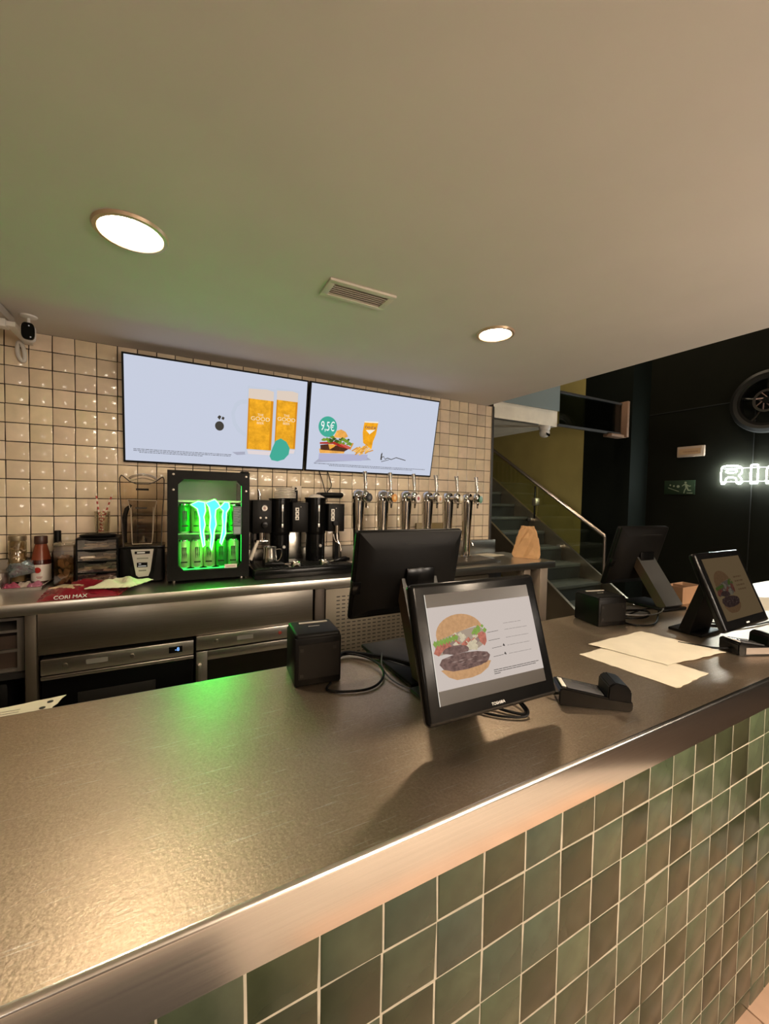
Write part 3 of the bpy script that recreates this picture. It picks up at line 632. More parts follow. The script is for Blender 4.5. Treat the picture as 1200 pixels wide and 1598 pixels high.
obj('cover_rim', m, mat('dark clear rim', (.06, .05, .045), .15), bl)
m = MB(); m.b2((-.104, -.10, .205), (-.101, .10, .56)); m.b2((.101, -.10, .205), (.104, .10, .56)); m.b2((-.1, .098, .205), (.1, .101, .56)); obj('cover_sides', m, SMK, bl)
m = MB(); m.tube([(-.065, -.06, .575), (-.05, -.06, .590), (0, -.06, .602), (.05, -.06, .590), (.065, -.06, .575)], .006, 8, smooth=2); m.tube([(-.06, -.05, .565), (0, -.05, .585), (.06, -.05, .565)], .004, 6, smooth=2); obj('lid_arc', m, pane('clear lid arc', (.85, .82, .78), .5, .1), bl)
m = MB(); m.b2((-.03, -.1075, .512), (.03, -.105, .523)); obj('cover_badge', m, BLACK, bl)
jm = MB(); J = [(-.050, .215), (.042, .215), (.048, .25), (.055, .40), (.068, .455), (-.072, .46), (-.058, .40), (-.052, .25)]; jm.prism(J, -.07, .05); jt = MB()
for a, b in zip(J, J[1:]+J[:1]): jt.tube([(a[0], -.071, a[1]), (b[0], -.071, b[1])], .0022, 6)
for a, b in ((-.050, .30), (.046, .30)): jt.tube([(a, -.072, .24), (a*1.08, -.072, .42)], .0014, 5)
jr = obj('jar', jm, pane('blender jar', (.90, .88, .85), .16, .03), bl)
obj('jar_highlight', jt, mat('pale jar highlight', (.50, .46, .40), .15), jr)  # pale tubes imitate whitish highlights along the jar
m = MB(); 
for k in range(6): m.b2((-.03, -.0712, .27+k*.022), (.0+.006*(k % 3), -.0705, .273+k*.022))
m.b2((-.035, -.0712, .41), (.02, -.0705, .419)); obj('measure_marks', m, mat('dark marks', (.03, .03, .03), .5), jr)
m = MB(); m.lathe([(0, .218), (.02, .218), (.012, .24), (.006, .255), (0, .256)], n=12); m.box((0, 0, .25), (.06, .012, .003), rot=Matrix.Rotation(.3, 3, 'Y')); obj('blade', m, CHROME, jr)
m = MB(); m.tube([(-.060, -.02, .43), (-.085, -.03, .40), (-.092, -.03, .30), (-.088, -.03, .22)], [.008, .012, .014, .012], 8, smooth=1); obj('jar_handle', m, BLACK, jr)

# drinks fridge
dfx = (.776+1.206)/2
df = thing('drinks_fridge', 'small black glass door drinks fridge glowing green', 'fridge', (dfx, -.25, ZB))
FZ0, FZ1 = .016, .628; HW = .215
m = MB(); m.b2((-HW, -.13, FZ0), (-HW+.03, .19, FZ1)); m.b2((HW-.03, -.13, FZ0), (HW, .19, FZ1)); m.b2((-HW+.03, -.13, FZ1-.03), (HW-.03, .19, FZ1)); m.b2((-HW+.03, -.13, FZ0), (HW-.03, .19, FZ0+.05)); m.b2((-HW+.03, .17, FZ0+.05), (HW-.03, .19, FZ1-.03))
obj('cabinet', m, mat('fridge black', (.004, .004, .004), .45, spec=.13), df)
obj('liner', B((-HW+.031, .160, FZ0+.051), (HW-.031, .1695, FZ1-.031)), mat('fridge liner', (.45, .46, .44), .4), df)
wx0, wx1, wz0, wz1, ch = -.162, .174, .068, .580, .03
outer = [(-HW, FZ0), (HW, FZ0), (HW, FZ1), (-HW, FZ1)]
inner = [(wx0+ch, wz0), (wx1-ch, wz0), (wx1, wz0+ch), (wx1, wz1-ch), (wx1-ch, wz1), (wx0+ch, wz1), (wx0, wz1-ch), (wx0, wz0+ch)]
m = MB()
for a, b, c, d in ((0, 1, 1, 0), (1, 2, 3, 2), (2, 3, 5, 4), (3, 0, 7, 6)): m.prism([outer[a], outer[b], inner[c], inner[d]], -.165, -.132)
for a, c, d in ((1, 1, 2), (2, 3, 4), (3, 5, 6), (0, 7, 0)): m.prism([outer[a], inner[c], inner[d]], -.165, -.132)
dr = obj('door', m, mat('door frame black', (.005, .005, .0045), .45, spec=.13), df)
m = MB(); m.prism(inner, -.1490, -.146); obj('door_glass', m, pane('fridge door glass', (.93, .97, .93), .03, .01), dr)
m = MB()
for x in (-.185, .195):
    for z in (.52, .605): m.lathe([(0, 0), (.006, 0), (.006, .003), (0, .004)], n=10, c=(x, -.165, z), mtx=Matrix.Rotation(R(90), 4, 'X'))
obj('door_bolts', m, STEELV, dr)
obj('top_hinge', B((.165, -.172, FZ1-.002), (.210, -.13, FZ1+.008), .002), BLACK, df)
for x in (-.18, .18):
    for y in (-.11, .16):
        m = MB(); m.lathe([(0, 0), (.012, 0), (.012, .016), (0, .016)], n=10); obj('foot', m, CHROME if y < 0 else BLACK, df, (x, y, 0))
obj('wire_shelf', B((-.18, -.12, .268), (.18, .155, .273)), mat('clear shelf', (.5, .52, .5), .25), df)
obj('shelf_edge', B((-.165, -.125, .452), (.175, -.119, .462)), mat('shelf rail', (.75, .7, .68), .3), df)
obj('upper_shelf', B((-.18, -.118, .452), (.18, .155, .456)), pane('shelf glass', (.85, .9, .86), .1), df)
GL = emi('green light strip', (.04, 1.0, .10), GREEN)
obj('light_strip', B((-.165, -.120, .582), (.165, -.108, .590)), GL, df, label='green light strip inside the top'); obj('light_strip', B((-.165, -.118, .067), (.165, -.110, .071)), GL, df, label='green light strip inside the bottom')
for x in (-.178, .178): obj('light_strip', B((x-.003, -.120, .10), (x+.003, -.112, .56)), GL, df)
CX = lambda u: wx0+(u-535)*.000612
CZ = lambda v: wz1-(v-148)*.000651
claws = [[(637, 365), (700, 335), (755, 345), (762, 420), (748, 470), (758, 540), (745, 600), (752, 660), (757, 720), (742, 737), (725, 640), (715, 560), (712, 480), (692, 400)],
 [(765, 348), (840, 318), (868, 345), (888, 380), (850, 410), (845, 470), (854, 540), (837, 600), (832, 680), (815, 767), (803, 740), (812, 640), (798, 560), (805, 470), (793, 390)],
 [(885, 390), (928, 340), (965, 345), (972, 390), (945, 430), (942, 490), (935, 560), (938, 620), (915, 680), (900, 722), (888, 700), (907, 610), (913, 540), (908, 470), (915, 415)]]
m = MB(); 
for c in claws: m.mi = 0; m.prism([(CX(u), CZ(v_)) for u, v_ in c], -.1545, -.1505); m.mi = 1; m.tube([(CX(u), -.1545, CZ(v_)) for u, v_ in c], .0040, 6, closed=True)
mk = MB()
for c in claws: mk.prism([(CX(u), CZ(v_)) for u, v_ in c], -.1502, -.1493)
obj('emblem_backing', mk, BLACK, df)
obj('glowing_emblem', m, [emi('emblem cyan', (.14, 19, 3), 1.0), emi('emblem rim', (.9, 52, .95), 1.0)], df, smooth=False, label='three glowing cyan claw strokes')
m = MB(); m.b2((.080, -.1555, .070), (.148, -.1515, .092)); obj('price_sticker', m, mat('sticker', (.75, .66, .60), .5), dr); m = MB(); m.b2((.088, -.1562, .078), (.140, -.1552, .083)); obj('sticker_print', m, mat('sticker print', (.5, .3, .3), .5), dr)
m = MB(); m.b2((.125, -.1555, .265), (.172, -.1515, .43)); obj('notice', m, mat('grey notice', (.10, .13, .13), .4), dr)
m = MB(); 
for k in range(10): m.b2((.130, -.1562, .415-k*.010), (.130+.036-.008*(k % 3), -.1553, .418-k*.010))
m.b2((.130, -.1562, .27), (.167, -.1553, .31)); obj('notice_print', m, mat('notice print', (.3, .36, .36), .5), dr)
# cans
canp = [(0, .003), (.022, .003), (.027, 0), (.031, .010), (.033, .016), (.033, .148), (.027, .160), (.0265, .1675), (.025, .165), (0, .163)]
def can(label, x, y, z, colr, group, k, markc=(.01, .03, .01)):
    t = thing('drink_can', label, 'can', (x, y, z), random.uniform(-.25, .25), group)
    m = MB(); m.lathe(canp[3:7], n=20); obj('body', m, mat('can %s' % k, colr, .3, .35), t)
    m = MB(); m.lathe(canp[6:], n=20); m.lathe(canp[:4], n=20); obj('ends', m, mat('can aluminium', (.6, .62, .6), .25, 1), t)
    m = MB()
    for s_ in (-1, 0, 1):
        q = [(s_*.0085+dx, dz) for dx, dz in ((-.004, .125), (.004, .13), (.002, .10), (.004, .085), (.0, .06), (-.002, .09))]
        m.prism(q, -.0338, -.0318)
    m.b2((-.017, -.0336, .038), (.017, -.030, .046)); obj('can_print', m, mat('can print %s' % k, markc, .4), t)
    return t
GC = [(.42, .62, .30), (.50, .66, .36), (.42, .60, .28), (.04, .34, .06), (.26, .50, .22)]
bz = ZB+.0668
ps = ['leftmost', 'second from left', 'middle', 'fourth from left', 'rightmost']
for i in range(5): can(ps[i]+(' dark green' if i == 3 else ' pale green')+' drink can on the bottom shelf of the fridge', dfx-.130+i*.0665, -.33, bz, GC[i], 'bottom row of cans in the fridge', 'g%d' % i)
UC = [(.03, .30, .05), (.30, .42, .16), (.55, .46, .12), (.40, .42, .36), (.05, .25, .08)]
pu = ['leftmost green', 'second from left yellow green', 'middle gold', 'fourth from left pale', 'rightmost dark green']
for i in range(5): can(pu[i]+' drink can on the middle shelf of the fridge', dfx-.130+i*.0665, -.315, ZB+.2732, UC[i], 'upper row of cans in the fridge', 'u%d' % i, (.1, .02, .01) if i == 2 else (.01, .03, .01))

# red bag and pale bag
m = MB(); m.pillow([(.265, -.600), (.575, -.60), (.60, -.39), (.245, -.30)], ZB+.001, .026, 30, 22, 1.0, 5, .25, fr=14)
rb = thing('red_bag', 'flat crumpled dark red bag with pale print on the worktop edge', 'bag', (.43, -.45, ZB))
for v_ in m.bm.verts: v_.co -= Vector((.43, -.45, ZB))
obj('film', m, mat('dark red film', (.20, .010, .020), .25, bump=.35, bscale=40, coat=.3), rb)
m = MB(); m.pillow([(-.155, -.01), (-.05, -.05), (-.02, .03), (-.12, .07)], .030, .006, 10, 8, .9, 6, .3, fr=8); obj('pale_print', m, mat('pale bag print', (.60, .46, .30), .35, var=.35, scale=40), rb)
text('lettering', 'CORI MAX', .026, mat('label print white', (.7, .68, .66), .5), rb, (-.045, -.150, .0125), (R(48), 0, R(1)), .001)
tag(obj('pale_plastic_bag', (lambda q: (q.pillow([(.43, -.55), (.62, -.585), (.71, -.43), (.53, -.40)], ZB+.034, .022, 22, 18, 1.0, 9, .3, fr=12), q)[1])(MB()), mat('pale yellow plastic', (.68, .65, .48), .4, bump=.4, bscale=30)), 'crumpled pale plastic bag lying on the red bag', 'bag')

# coffee machine
cm = thing('coffee_machine', 'black coffee machine with two tall round columns', 'coffee machine', (1.55, -.25, ZB))
X = lambda v_: v_-1.55
Z = lambda v_: v_-ZB
m = MB(); m.b2((X(1.225), -.235, .0), (X(1.87), .15, .055), .006); obj('drip_base', m, BLACKG, cm)
obj('splash_plate', B((X(1.49), .135, .056), (X(1.61), .145, Z(1.35)), .002), mat('bright splash plate', (.85, .80, .70), .25, 1), cm)
m = MB(); m.b2((X(1.24), -.22, .055), (X(1.86), .12, .060), .002); obj('drip_grid', m, mat('black grid', (.02, .02, .02), .4, .3, spec=.2), cm)
m = MB()
for i in range(26): m.b2((X(1.25)+i*.0235, -.215, .0601), (X(1.262)+i*.0235, .0, .0625))
o = obj('grid_bars', m, mat('black grid', (.02, .02, .02), .4, .3, spec=.2), cm); o['kind'] = 'stuff'
BX = mat('coffee machine panel', (.006, .0055, .005), .4, spec=.15)
m = MB(); m.b2((X(1.243), -.05, Z(1.345)), (X(1.362), .14, Z(1.555)), .005); bx = obj('left_module', m, BX, cm)
m = MB(); m.lathe([(0, 0), (.021, 0), (.021, .006), (.018, .009), (0, .009)], n=24, mtx=Matrix.Rotation(R(90), 4, 'X')); g = obj('pressure_gauge', m, [CHROME], bx, (X(1.315), -.05, Z(1.505)))
m = MB(); m.disc(0, 0, .016, .016, -.0095); obj('gauge_face', m, mat('gauge face', (.70, .64, .58), .4), g); m = MB(); m.disc(0, 0, .009, .009, -.0099, 16); obj('gauge_dial', m, mat('gauge dial', (.4, .25, .22), .4), g); m = MB(); m.b2((-.001, -.0105, -.004), (.001, -.01, .013)); obj('gauge_needle', m, BLACK, g)
for dx in (-.018, .016):
    m = MB(); m.lathe([(0, 0), (.006, 0), (.006, .006), (0, .006)], n=12, mtx=Matrix.Rotation(R(90), 4, 'X')); obj('switch', m, STEELV, bx, (X(1.31)+dx, -.05, Z(1.445)))
m = MB(); m.lathe([(0, 0), (.02, 0), (.018, .028), (0, .03)], n=16, mtx=Matrix.Rotation(R(90), 4, 'X')); obj('valve_knob', m, BLACKG, bx, (X(1.315), -.05, Z(1.40)))
m = MB(); m.cyl((X(1.30), .03, Z(1.555)), (X(1.30), .03, Z(1.605)), .009); m.cyl((X(1.30), .03, Z(1.60)), (X(1.292), .03, Z(1.625)), .005); obj('top_valve', m, CHROME, cm)
m = MB(); m.cyl((X(1.30), -.03, Z(1.35)), (X(1.30), -.03, Z(1.30)), .028); m.b2((X(1.262), -.065, Z(1.286)), (X(1.345), .0, Z(1.306)), .006); obj('group_head', m, CHROME, cm)
m = MB(); m.tube([(X(1.275), -.07, Z(1.30)), (X(1.255), -.09, Z(1.27)), (X(1.222), -.11, Z(1.19))], [.008, .011, .012], 10, smooth=1); obj('group_handle', m, mat('pale handle', (.66, .60, .50), .35), cm)
for (cx, r_, zt) in ((1.430, .068, 1.568), (1.674, .071, 1.578)):
    m = MB(); m.lathe([(0, Z(1.148)), (r_*.90, Z(1.148)), (r_*.92, Z(1.20)), (r_*.92, Z(1.33)), (r_*.98, Z(1.335)), (r_, Z(1.35)), (r_, Z(zt)-.012), (r_*1.07, Z(zt)-.01), (r_*1.07, Z(zt)), (0, Z(zt))], n=36)
    cy = obj('column', m, BLACKG, cm, (X(cx), .02, 0))
    m = MB(); m.box((0, 0, 0), (.015, .008, .155), .003); sg2 = obj('sight_glass', m, BLACK, cy, (-.001, -r_-.002, Z(1.455)))
    for dz, hh in ((.052, .045), (-.062, .025)):
        m = MB(); m.box((-.001, -r_-.007, Z(1.455)+dz), (.011, .006, hh), .002); obj('sight_strip', m, mat('bright strip', (.85, .82, .78), .2, .3), cy)
    m = MB(); m.box((-.001, -r_-.0065, Z(1.455)), (.003, .004, .085)); obj('sight_line', m, mat('sight grey', (.4, .4, .38), .3), cy)
    m = MB(); m.cyl((.01, -r_+.01, Z(1.255)), (.01, -r_-.012, Z(1.255)), .010); obj('outlet_tap', m, mat('tap metal', (.25, .24, .22), .3, 1), cy)
for (x0, x1, zt) in ((1.497, 1.602, 1.545), (1.745, 1.862, 1.537)):
    m = MB(); m.b2((X(x0), -.045, Z(1.347)), (X(x1), .12, Z(zt)), .004); pn = obj('control_panel', m, BX, cm)
    for k in range(3):
        m = MB(); m.box((0, 0, 0), (.025, .006, .026), .003); bt = obj('button', m, mat('white button', (.78, .74, .68), .35), pn, (X(x0)+.030, -.047, Z(zt)-.048-k*.028)); m = MB(); m.box((0, -.0035, 0), (.009, .001, .010)); obj('button_mark', m, BLACK, bt)
    m = MB(); m.disc(X(x0)+.055, Z(zt)-.03, .003, .003, -.0455, 10); obj('pilot_light', m, mat('pilot', (.5, .45, .4), .4), pn)
for x0, x1 in ((1.245, 1.262), (1.812, 1.838)):
    obj('support', B((X(x0), .0, .06), (X(x1), .05, Z(1.347))), BLACKG, cm)
m = MB(); m.cyl((X(1.80), -.06, Z(1.39)), (X(1.80), -.06, Z(1.34)), .016); m.tube([(X(1.80), -.06, Z(1.35)), (X(1.803), -.07, Z(1.28)), (X(1.825), -.075, Z(1.25)), (X(1.825), -.075, Z(1.17))], .006, 8, smooth=1); m.tube([(X(1.775), -.06, Z(1.33)), (X(1.78), -.07, Z(1.29)), (X(1.81), -.075, Z(1.265))], .005, 8, smooth=1); obj('steam_wand', m, CHROME, cm)
m = MB(); m.lathe([(0, 0), (.02, 0), (.018, .025), (.0, .025)], n=12, mtx=Matrix.Rotation(R(90), 4, 'X')); obj('valve_knob', m, BLACKG, cm, (X(1.79), -.045, Z(1.405)))
m = MB(); m.box((X(1.785), .05, Z(1.598)), (.17, .12, .034), .015, seg=3); m.b2((X(1.72), 0., Z(1.575)), (X(1.855), .1, Z(1.585))); obj('top_lid', m, BLACK, cm)
m = MB(); m.pillow([(X(1.61), -.05), (X(1.71), -.06), (X(1.71), .05), (X(1.62), .04)], Z(1.579), .018, 8, 8, .6, 3, .4); tag(obj('white_cloth', m, mat('white cloth', (.60, .54, .46), .8), None, (1.55, -.25, ZB)), 'small white cloth on the right coffee machine column', 'cloth')
obj('hopper_box', B((X(1.515), .06, Z(1.545)), (X(1.56), .12, Z(1.625)), .003), BLACK, cm)
# saucers on the left column
for k in range(7):
    r_ = .070 if k < 4 else .063
    m = MB(); m.lathe([(0, 0), (.035, 0), (r_-.006, .0035), (r_, .0050), (r_, .0092), (r_-.008, .0088), (.03, .003), (0, .003)], n=28)
    nm = ['lowest saucer', 'second saucer', 'third saucer', 'middle saucer', 'fifth saucer', 'sixth saucer', 'top saucer'][k]
    tag(obj('saucer', m, mat('white china', (.84, .77, .67), .25), None, (1.462, -.235, ZB+.4805+k*.0102)), nm+' of the white stack on the coffee machine', 'saucer', 'stack of white saucers')
pi = thing('milk_pitcher', 'steel milk pitcher standing on the coffee machine grid', 'pitcher', (1.336, -.375, ZB+.0627))
m = MB(); m.lathe([(0, .001), (.043, .001), (.045, .006), (.043, .06), (.039, .10), (.040, .118), (.038, .118), (.037, .10), (.041, .06), (.042, .01), (0, .005)], n=28); obj('body', m, mat('satin steel', (.62, .60, .56), .2, 1), pi)
m = MB(); m.tube([(.038, -.004, .100), (.066, -.006, .104), (.074, -.006, .08), (.064, -.006, .04), (.043, -.004, .025)], .0045, 8, smooth=2); obj('handle', m, CHROME, pi)
for i, (x, y, rz, lb) in enumerate(((1.478, -.460, R(177), 'left coffee handle lying in front of the coffee machine'), (1.665, -.445, R(8), 'right coffee handle lying in front of the coffee machine'))):
    t = thing('portafilter', lb, 'portafilter', (x, y, ZB+.0627), rz, 'loose coffee handles')
    m = MB(); m.lathe([(.030, .002), (.034, .004), (.035, .022), (.037, .026), (.034, .028), (.031, .024), (.030, .006), (.030, .002)], n=24); m.lathe([(0, .002), (.031, .002), (.031, .005), (0, .005)], n=24); obj('basket', m, CHROME, t)
    m = MB(); m.tube([(.034, 0, .016), (.06, 0, .018), (.075, 0, .02)], .006, 8); obj('neck', m, CHROME, t)
    m = MB(); m.tube([(.07, 0, .02), (.10, 0, .024), (.15, 0, .026), (.185, 0, .022)], [.010, .015, .017, .011], 12, smooth=1); obj('handle', m, BLACKG, t)

# ---------------- beer taps
dt = thing('drip_tray', 'long steel drip tray under the row of beer taps', 'tray', (2.52, -.34, ZB))
m = MB(); m.b2((-.62, -.17, 0), (.60, .20, .022), .003); obj('tray', m, TRAYM, dt)
for k in range(11): obj('grid_bar', B((-.60, -.155+k*.020, .0222), (.58, -.147+k*.020, .0262)), TRAYM, dt)
BADGE = [('black', (.02, .02, .02), (.12, .11, .10)), ('orange', (.65, .28, .05), (.75, .55, .25)), ('red and white', (.75, .68, .62), (.38, .03, .03)), ('cream and orange', (.75, .66, .55), (.65, .30, .08)), ('gold', (.50, .40, .20), (.70, .62, .45)), ('green', (.03, .14, .04), (.05, .22, .07))]
for i in range(6):
    t = thing('beer_tap', 'chrome beer tap with '+BADGE[i][0]+' badge'+(' beside the coffee machine' if i == 0 else ' nearest the wall end' if i == 5 else ''), 'beer tap', (1.985+.198*i, -.25, ZB+.022), 0, 'row of beer taps')
    m = MB(); m.lathe([(0, 0), (.050, 0), (.050, .006), (.036, .014), (.033, .05), (.036, .20), (.043, .36), (.047, .44), (.048, .475), (.045, .500), (.034, .520), (.015, .530), (0, .531)], n=28); obj('column', m, CHROME, t)
    m = MB(); m.cyl((0, -.03, .482), (0, -.105, .482), .020, 18); m.cyl((0, -.028, .482), (0, -.045, .482), .025, 18); obj('barrel', m, CHROME, t)
    m = MB(); m.lathe([(0, -.036), (.017, -.036), (.027, -.022), (.031, 0), (.027, .022), (.017, .036), (0, .040)], n=20, c=(0, -.118, .484)); m.tube([(0, -.128, .47), (0, -.135, .445), (0, -.13, .405)], [.010, .008, .006], 10, smooth=1); obj('faucet', m, CHROME, t)
    m = MB(); m.tube([(0, -.118, .515), (0, -.120, .54), (0, -.112, .60), (0, -.102, .655)], [.008, .0095, .012, .0155], 14, smooth=1); obj('handle', m, mat('handle metal', (.55, .53, .50), .2, 1), t)
    mt = mat('badge ' + BADGE[i][0], BADGE[i][1], .35); m = MB()
    if i == 3: m.box((0, 0, 0), (.062, .006, .050), .004)
    else: m.lathe([(0, 0), (.027, 0), (.029, .002), (.029, .005), (0, .006)], n=24, mtx=Matrix.Rotation(R(90), 4, 'X'))
    bd = obj('badge', m, mt, t, (.014, -.149, .476), (0, 0, R(22)), label=BADGE[i][0]+' badge')
    m = MB(); m.lathe([(0, 0), (.012, 0), (.014, .001), (0, .0015)], n=16, mtx=Matrix.Rotation(R(90), 4, 'X')); obj('badge_centre', m, mat('badge centre ' + BADGE[i][0], BADGE[i][2], .35), bd, (0, -.0055 if i != 3 else -.003, 0))
tag(obj('amber_board', B((2.62, -.035, 1.26), (2.95, -.017, 1.378), .003), mat('olive amber plastic', (.30, .22, .09), .4)), 'small olive board leaning on the tiles behind the taps', 'board')
sp = thing('rinse_spout', 'small chrome rinse spout with orange tip right of the last tap', 'spout', (3.03, -.175, ZB+.0262))
m = MB(); m.lathe([(0, 0), (.025, 0), (.025, .03), (.012, .04), (.010, .10), (0, .10)], n=18); m.tube([(0, 0, .09), (0, -.02, .12), (.02, -.05, .115), (.035, -.06, .08)], .008, 8, smooth=2); obj('body', m, CHROME, sp); m = MB(); m.cyl((0, 0, .10), (.0, 0, .145), .007, 10); obj('tip', m, mat('orange tip', (.6, .14, .04), .4), sp)
m = MB(); m.pillow([(3.22, -.07), (3.40, -.04), (3.46, -.20), (3.30, -.23)], ZB+.0005, .003, 8, 6, .5, 12, .3); tag(obj('loose_slip', m, PAPER), 'white paper slip on the worktop beside the brown paper bag', 'paper')
# brown paper bag
pb = thing('paper_bag', 'brown paper bag standing at the end of the back worktop', 'bag', (3.53, -.40, ZB))
m = MB(); base = [(-.075, .085), (.040, -.085), (.105, -.045), (.0, .13)]; rings = []; rnd = random.Random(5)
lv = [(0, 1., 1.), (.03, 1.03, 1.03), (.10, .96, .92), (.17, .82, .70), (.225, .62, .42), (.262, .48, .20), (.275, .44, .10)]
cx_, cy_ = .017, .02
def ring(z, s1_, s2_):
    out = []
    for i in range(4):
        a, b = Vector(base[i]), Vector(base[(i+1) % 4])
        for k in range(5):
            q = a.lerp(b, k/5); d = Vector((q.x-cx_, q.y-cy_)); ax = Vector((.56, -.83)); l = d.dot(ax); c_ = d-ax*l
            cr_ = .010*math.sin(z*60+k*1.7+i*2.1)+rnd.uniform(-.004, .004)
            w_ = ax*l*s1_+c_*s2_; n_ = w_.normalized()*cr_ if z > .02 else Vector((0, 0))
            out.append(m.bm.verts.new((cx_+w_.x+n_.x, cy_+w_.y+n_.y, z+rnd.uniform(-.003, .003)*(z > .02)+.0005)))
    return out
rs = [ring(*l) for l in lv]
for a, b in zip(rs, rs[1:]):
    for k in range(20): m.bm.faces.new((a[k], a[(k+1) % 20], b[(k+1) % 20], b[k]))
m.bm.faces.new(rs[0]); m.bm.faces.new(rs[-1]); bmesh.ops.recalc_face_normals(m.bm, faces=m.bm.faces[:])
obj('body', m, mat('kraft paper', (.60, .35, .16), .7, var=.10, scale=12, bump=.2, bscale=25), pb, smooth=False)

# ================================================================== FRONT COUNTER
ZF = 1.066
wt = thing('counter_worktop', 'worn brushed steel worktop of the long green tiled counter', 'worktop', (1.7, -2.04, .978))
TOPM = bpy.data.materials.new('worn steel top'); TOPM.use_nodes = True; nt = TOPM.node_tree; bs = nt.nodes['Principled BSDF']; MATS['worn'] = TOPM
bs.inputs['Metallic'].default_value = 1; 
N = nt.nodes.new; L = nt.links.new
tc = N('ShaderNodeTexCoord'); n1_ = N('ShaderNodeTexNoise'); n1_.inputs['Scale'].default_value = 2.2; n1_.inputs['Detail'].default_value = 6; L(tc.outputs['Object'], n1_.inputs['Vector'])
cr1 = N('ShaderNodeValToRGB'); cr1.color_ramp.elements[0].position = .3; cr1.color_ramp.elements[1].position = .75; cr1.color_ramp.elements[0].color = (.39, .315, .232, 1); cr1.color_ramp.elements[1].color = (.47, .38, .285, 1); L(n1_.outputs['Fac'], cr1.inputs[0])
# fine scratches: strongly stretched noise in three directions
prev = cr1.outputs[0]
for ang, sc_, th in ((14, 330, .715), (-32, 360, .725), (58, 300, .735), (24, 280, .74)):
    mp = N('ShaderNodeMapping'); mp.inputs['Rotation'].default_value = (0, 0, R(ang)); mp.inputs['Scale'].default_value = (.035, 1, 1); L(tc.outputs['Object'], mp.inputs['Vector'])
    nz = N('ShaderNodeTexNoise'); nz.inputs['Scale'].default_value = sc_; nz.inputs['Detail'].default_value = 1; L(mp.outputs['Vector'], nz.inputs['Vector'])
    rp = N('ShaderNodeValToRGB'); rp.color_ramp.elements[0].position = th; rp.color_ramp.elements[1].position = th+.04; L(nz.outputs['Fac'], rp.inputs[0])
    mx = N('ShaderNodeMix'); mx.data_type = 'RGBA'; mx.inputs[7].default_value = (.54, .49, .43, 1); L(rp.outputs[0], mx.inputs[0]); L(prev, mx.inputs[6]); prev = mx.outputs[2]
gmp = N('ShaderNodeMapping'); gmp.inputs['Rotation'].default_value = (0, 0, R(35)); gmp.inputs['Scale'].default_value = (1, 2.6, 1); L(tc.outputs['Object'], gmp.inputs['Vector'])
gn = N('ShaderNodeTexNoise'); gn.inputs['Scale'].default_value = 210; gn.inputs['Detail'].default_value = 3; L(gmp.outputs['Vector'], gn.inputs['Vector'])
gr_ = N('ShaderNodeValToRGB'); gr_.color_ramp.elements[0].position = .3; gr_.color_ramp.elements[1].position = .7; gr_.color_ramp.elements[0].color = (.84, .84, .84, 1); gr_.color_ramp.elements[1].color = (1.14, 1.14, 1.14, 1); L(gn.outputs['Fac'], gr_.inputs[0])
gx_ = N('ShaderNodeMix'); gx_.data_type = 'RGBA'; gx_.blend_type = 'MULTIPLY'; gx_.inputs[0].default_value = 1; L(prev, gx_.inputs[6]); L(gr_.outputs[0], gx_.inputs[7]); L(gx_.outputs[2], bs.inputs['Base Color'])
n2 = N('ShaderNodeTexNoise'); n2.inputs['Scale'].default_value = 160; n2.inputs['Detail'].default_value = 2; L(tc.outputs['Object'], n2.inputs['Vector'])
mr = N('ShaderNodeMapRange'); mr.inputs[3].default_value = .37; mr.inputs[4].default_value = .45; L(n1_.outputs['Fac'], mr.inputs[0]); L(mr.outputs[0], bs.inputs['Roughness'])
bp = N('ShaderNodeBump'); bp.inputs['Strength'].default_value = .22; bp.inputs['Distance'].default_value = .002; L(n2.outputs['Fac'], bp.inputs['Height']); L(bp.outputs[0], bs.inputs['Normal'])
obj('top', B((-3.0, -.345, .068), (2.9, .3435, .088)), TOPM, wt)
m = MB(); m.prismx([(-.3445, .0), (-.353, .0), (-.353, .082), (-.3520, .0852), (-.3498, .0872), (-.3465, .0882), (-.3445, .0882)], -3.0, 2.9); obj('front_edge', m, mat('brushed steel edge', (.86, .82, .77), .20, 1, var=.06, scale=5, stretch=(.6, 30, 60), rvar=.03), wt)
obj('back_edge', B((-3.0, .343, .028), (2.9, .351, .087), .002), STEELV, wt)

sc_ = thing('service_counter', 'long service counter faced with glazed green tiles', 'counter', (1.7, -2.06, 0))
obj('body', B((-3.0, -.3190, .0), (2.9, .29, .978)), mat('pale grout', (.42, .38, .30), .8, var=.2, scale=30), sc_)
obj('rear_panel', B((-3.0, .29, .0), (2.9, .305, .96)), STEELV, sc_)
obj('rear_shelf', B((-2.2, .305, .925), (-1.15, .45, .945), .003), STEELV, sc_)
GT = mat('green glazed tile', (.1, .12, .06), .26, objcol=True, var=.22, scale=16, bump=.10, bscale=14)
GV = [tile_mesh(.0989, .0986, .0045, 300+i, .0004, .0016).mesh('tile', GT) for i in range(10)]
GTOP = [tile_mesh(.0989, .0920, .0045, 330+i, .0004, .0016).mesh('tile', GT) for i in range(5)]
GBOT = [tile_mesh(.0989, .062, .0045, 340+i, .0004, .0016).mesh('tile', GT) for i in range(4)]
G = {'m': (0.053, 0.070, 0.040), 'l': (0.071, 0.092, 0.052), 'b': (0.048, 0.070, 0.046), 'd': (.030, .037, .0175), 'n': (.037, .041, .020), 'o': (0.045, 0.053, 0.027)}
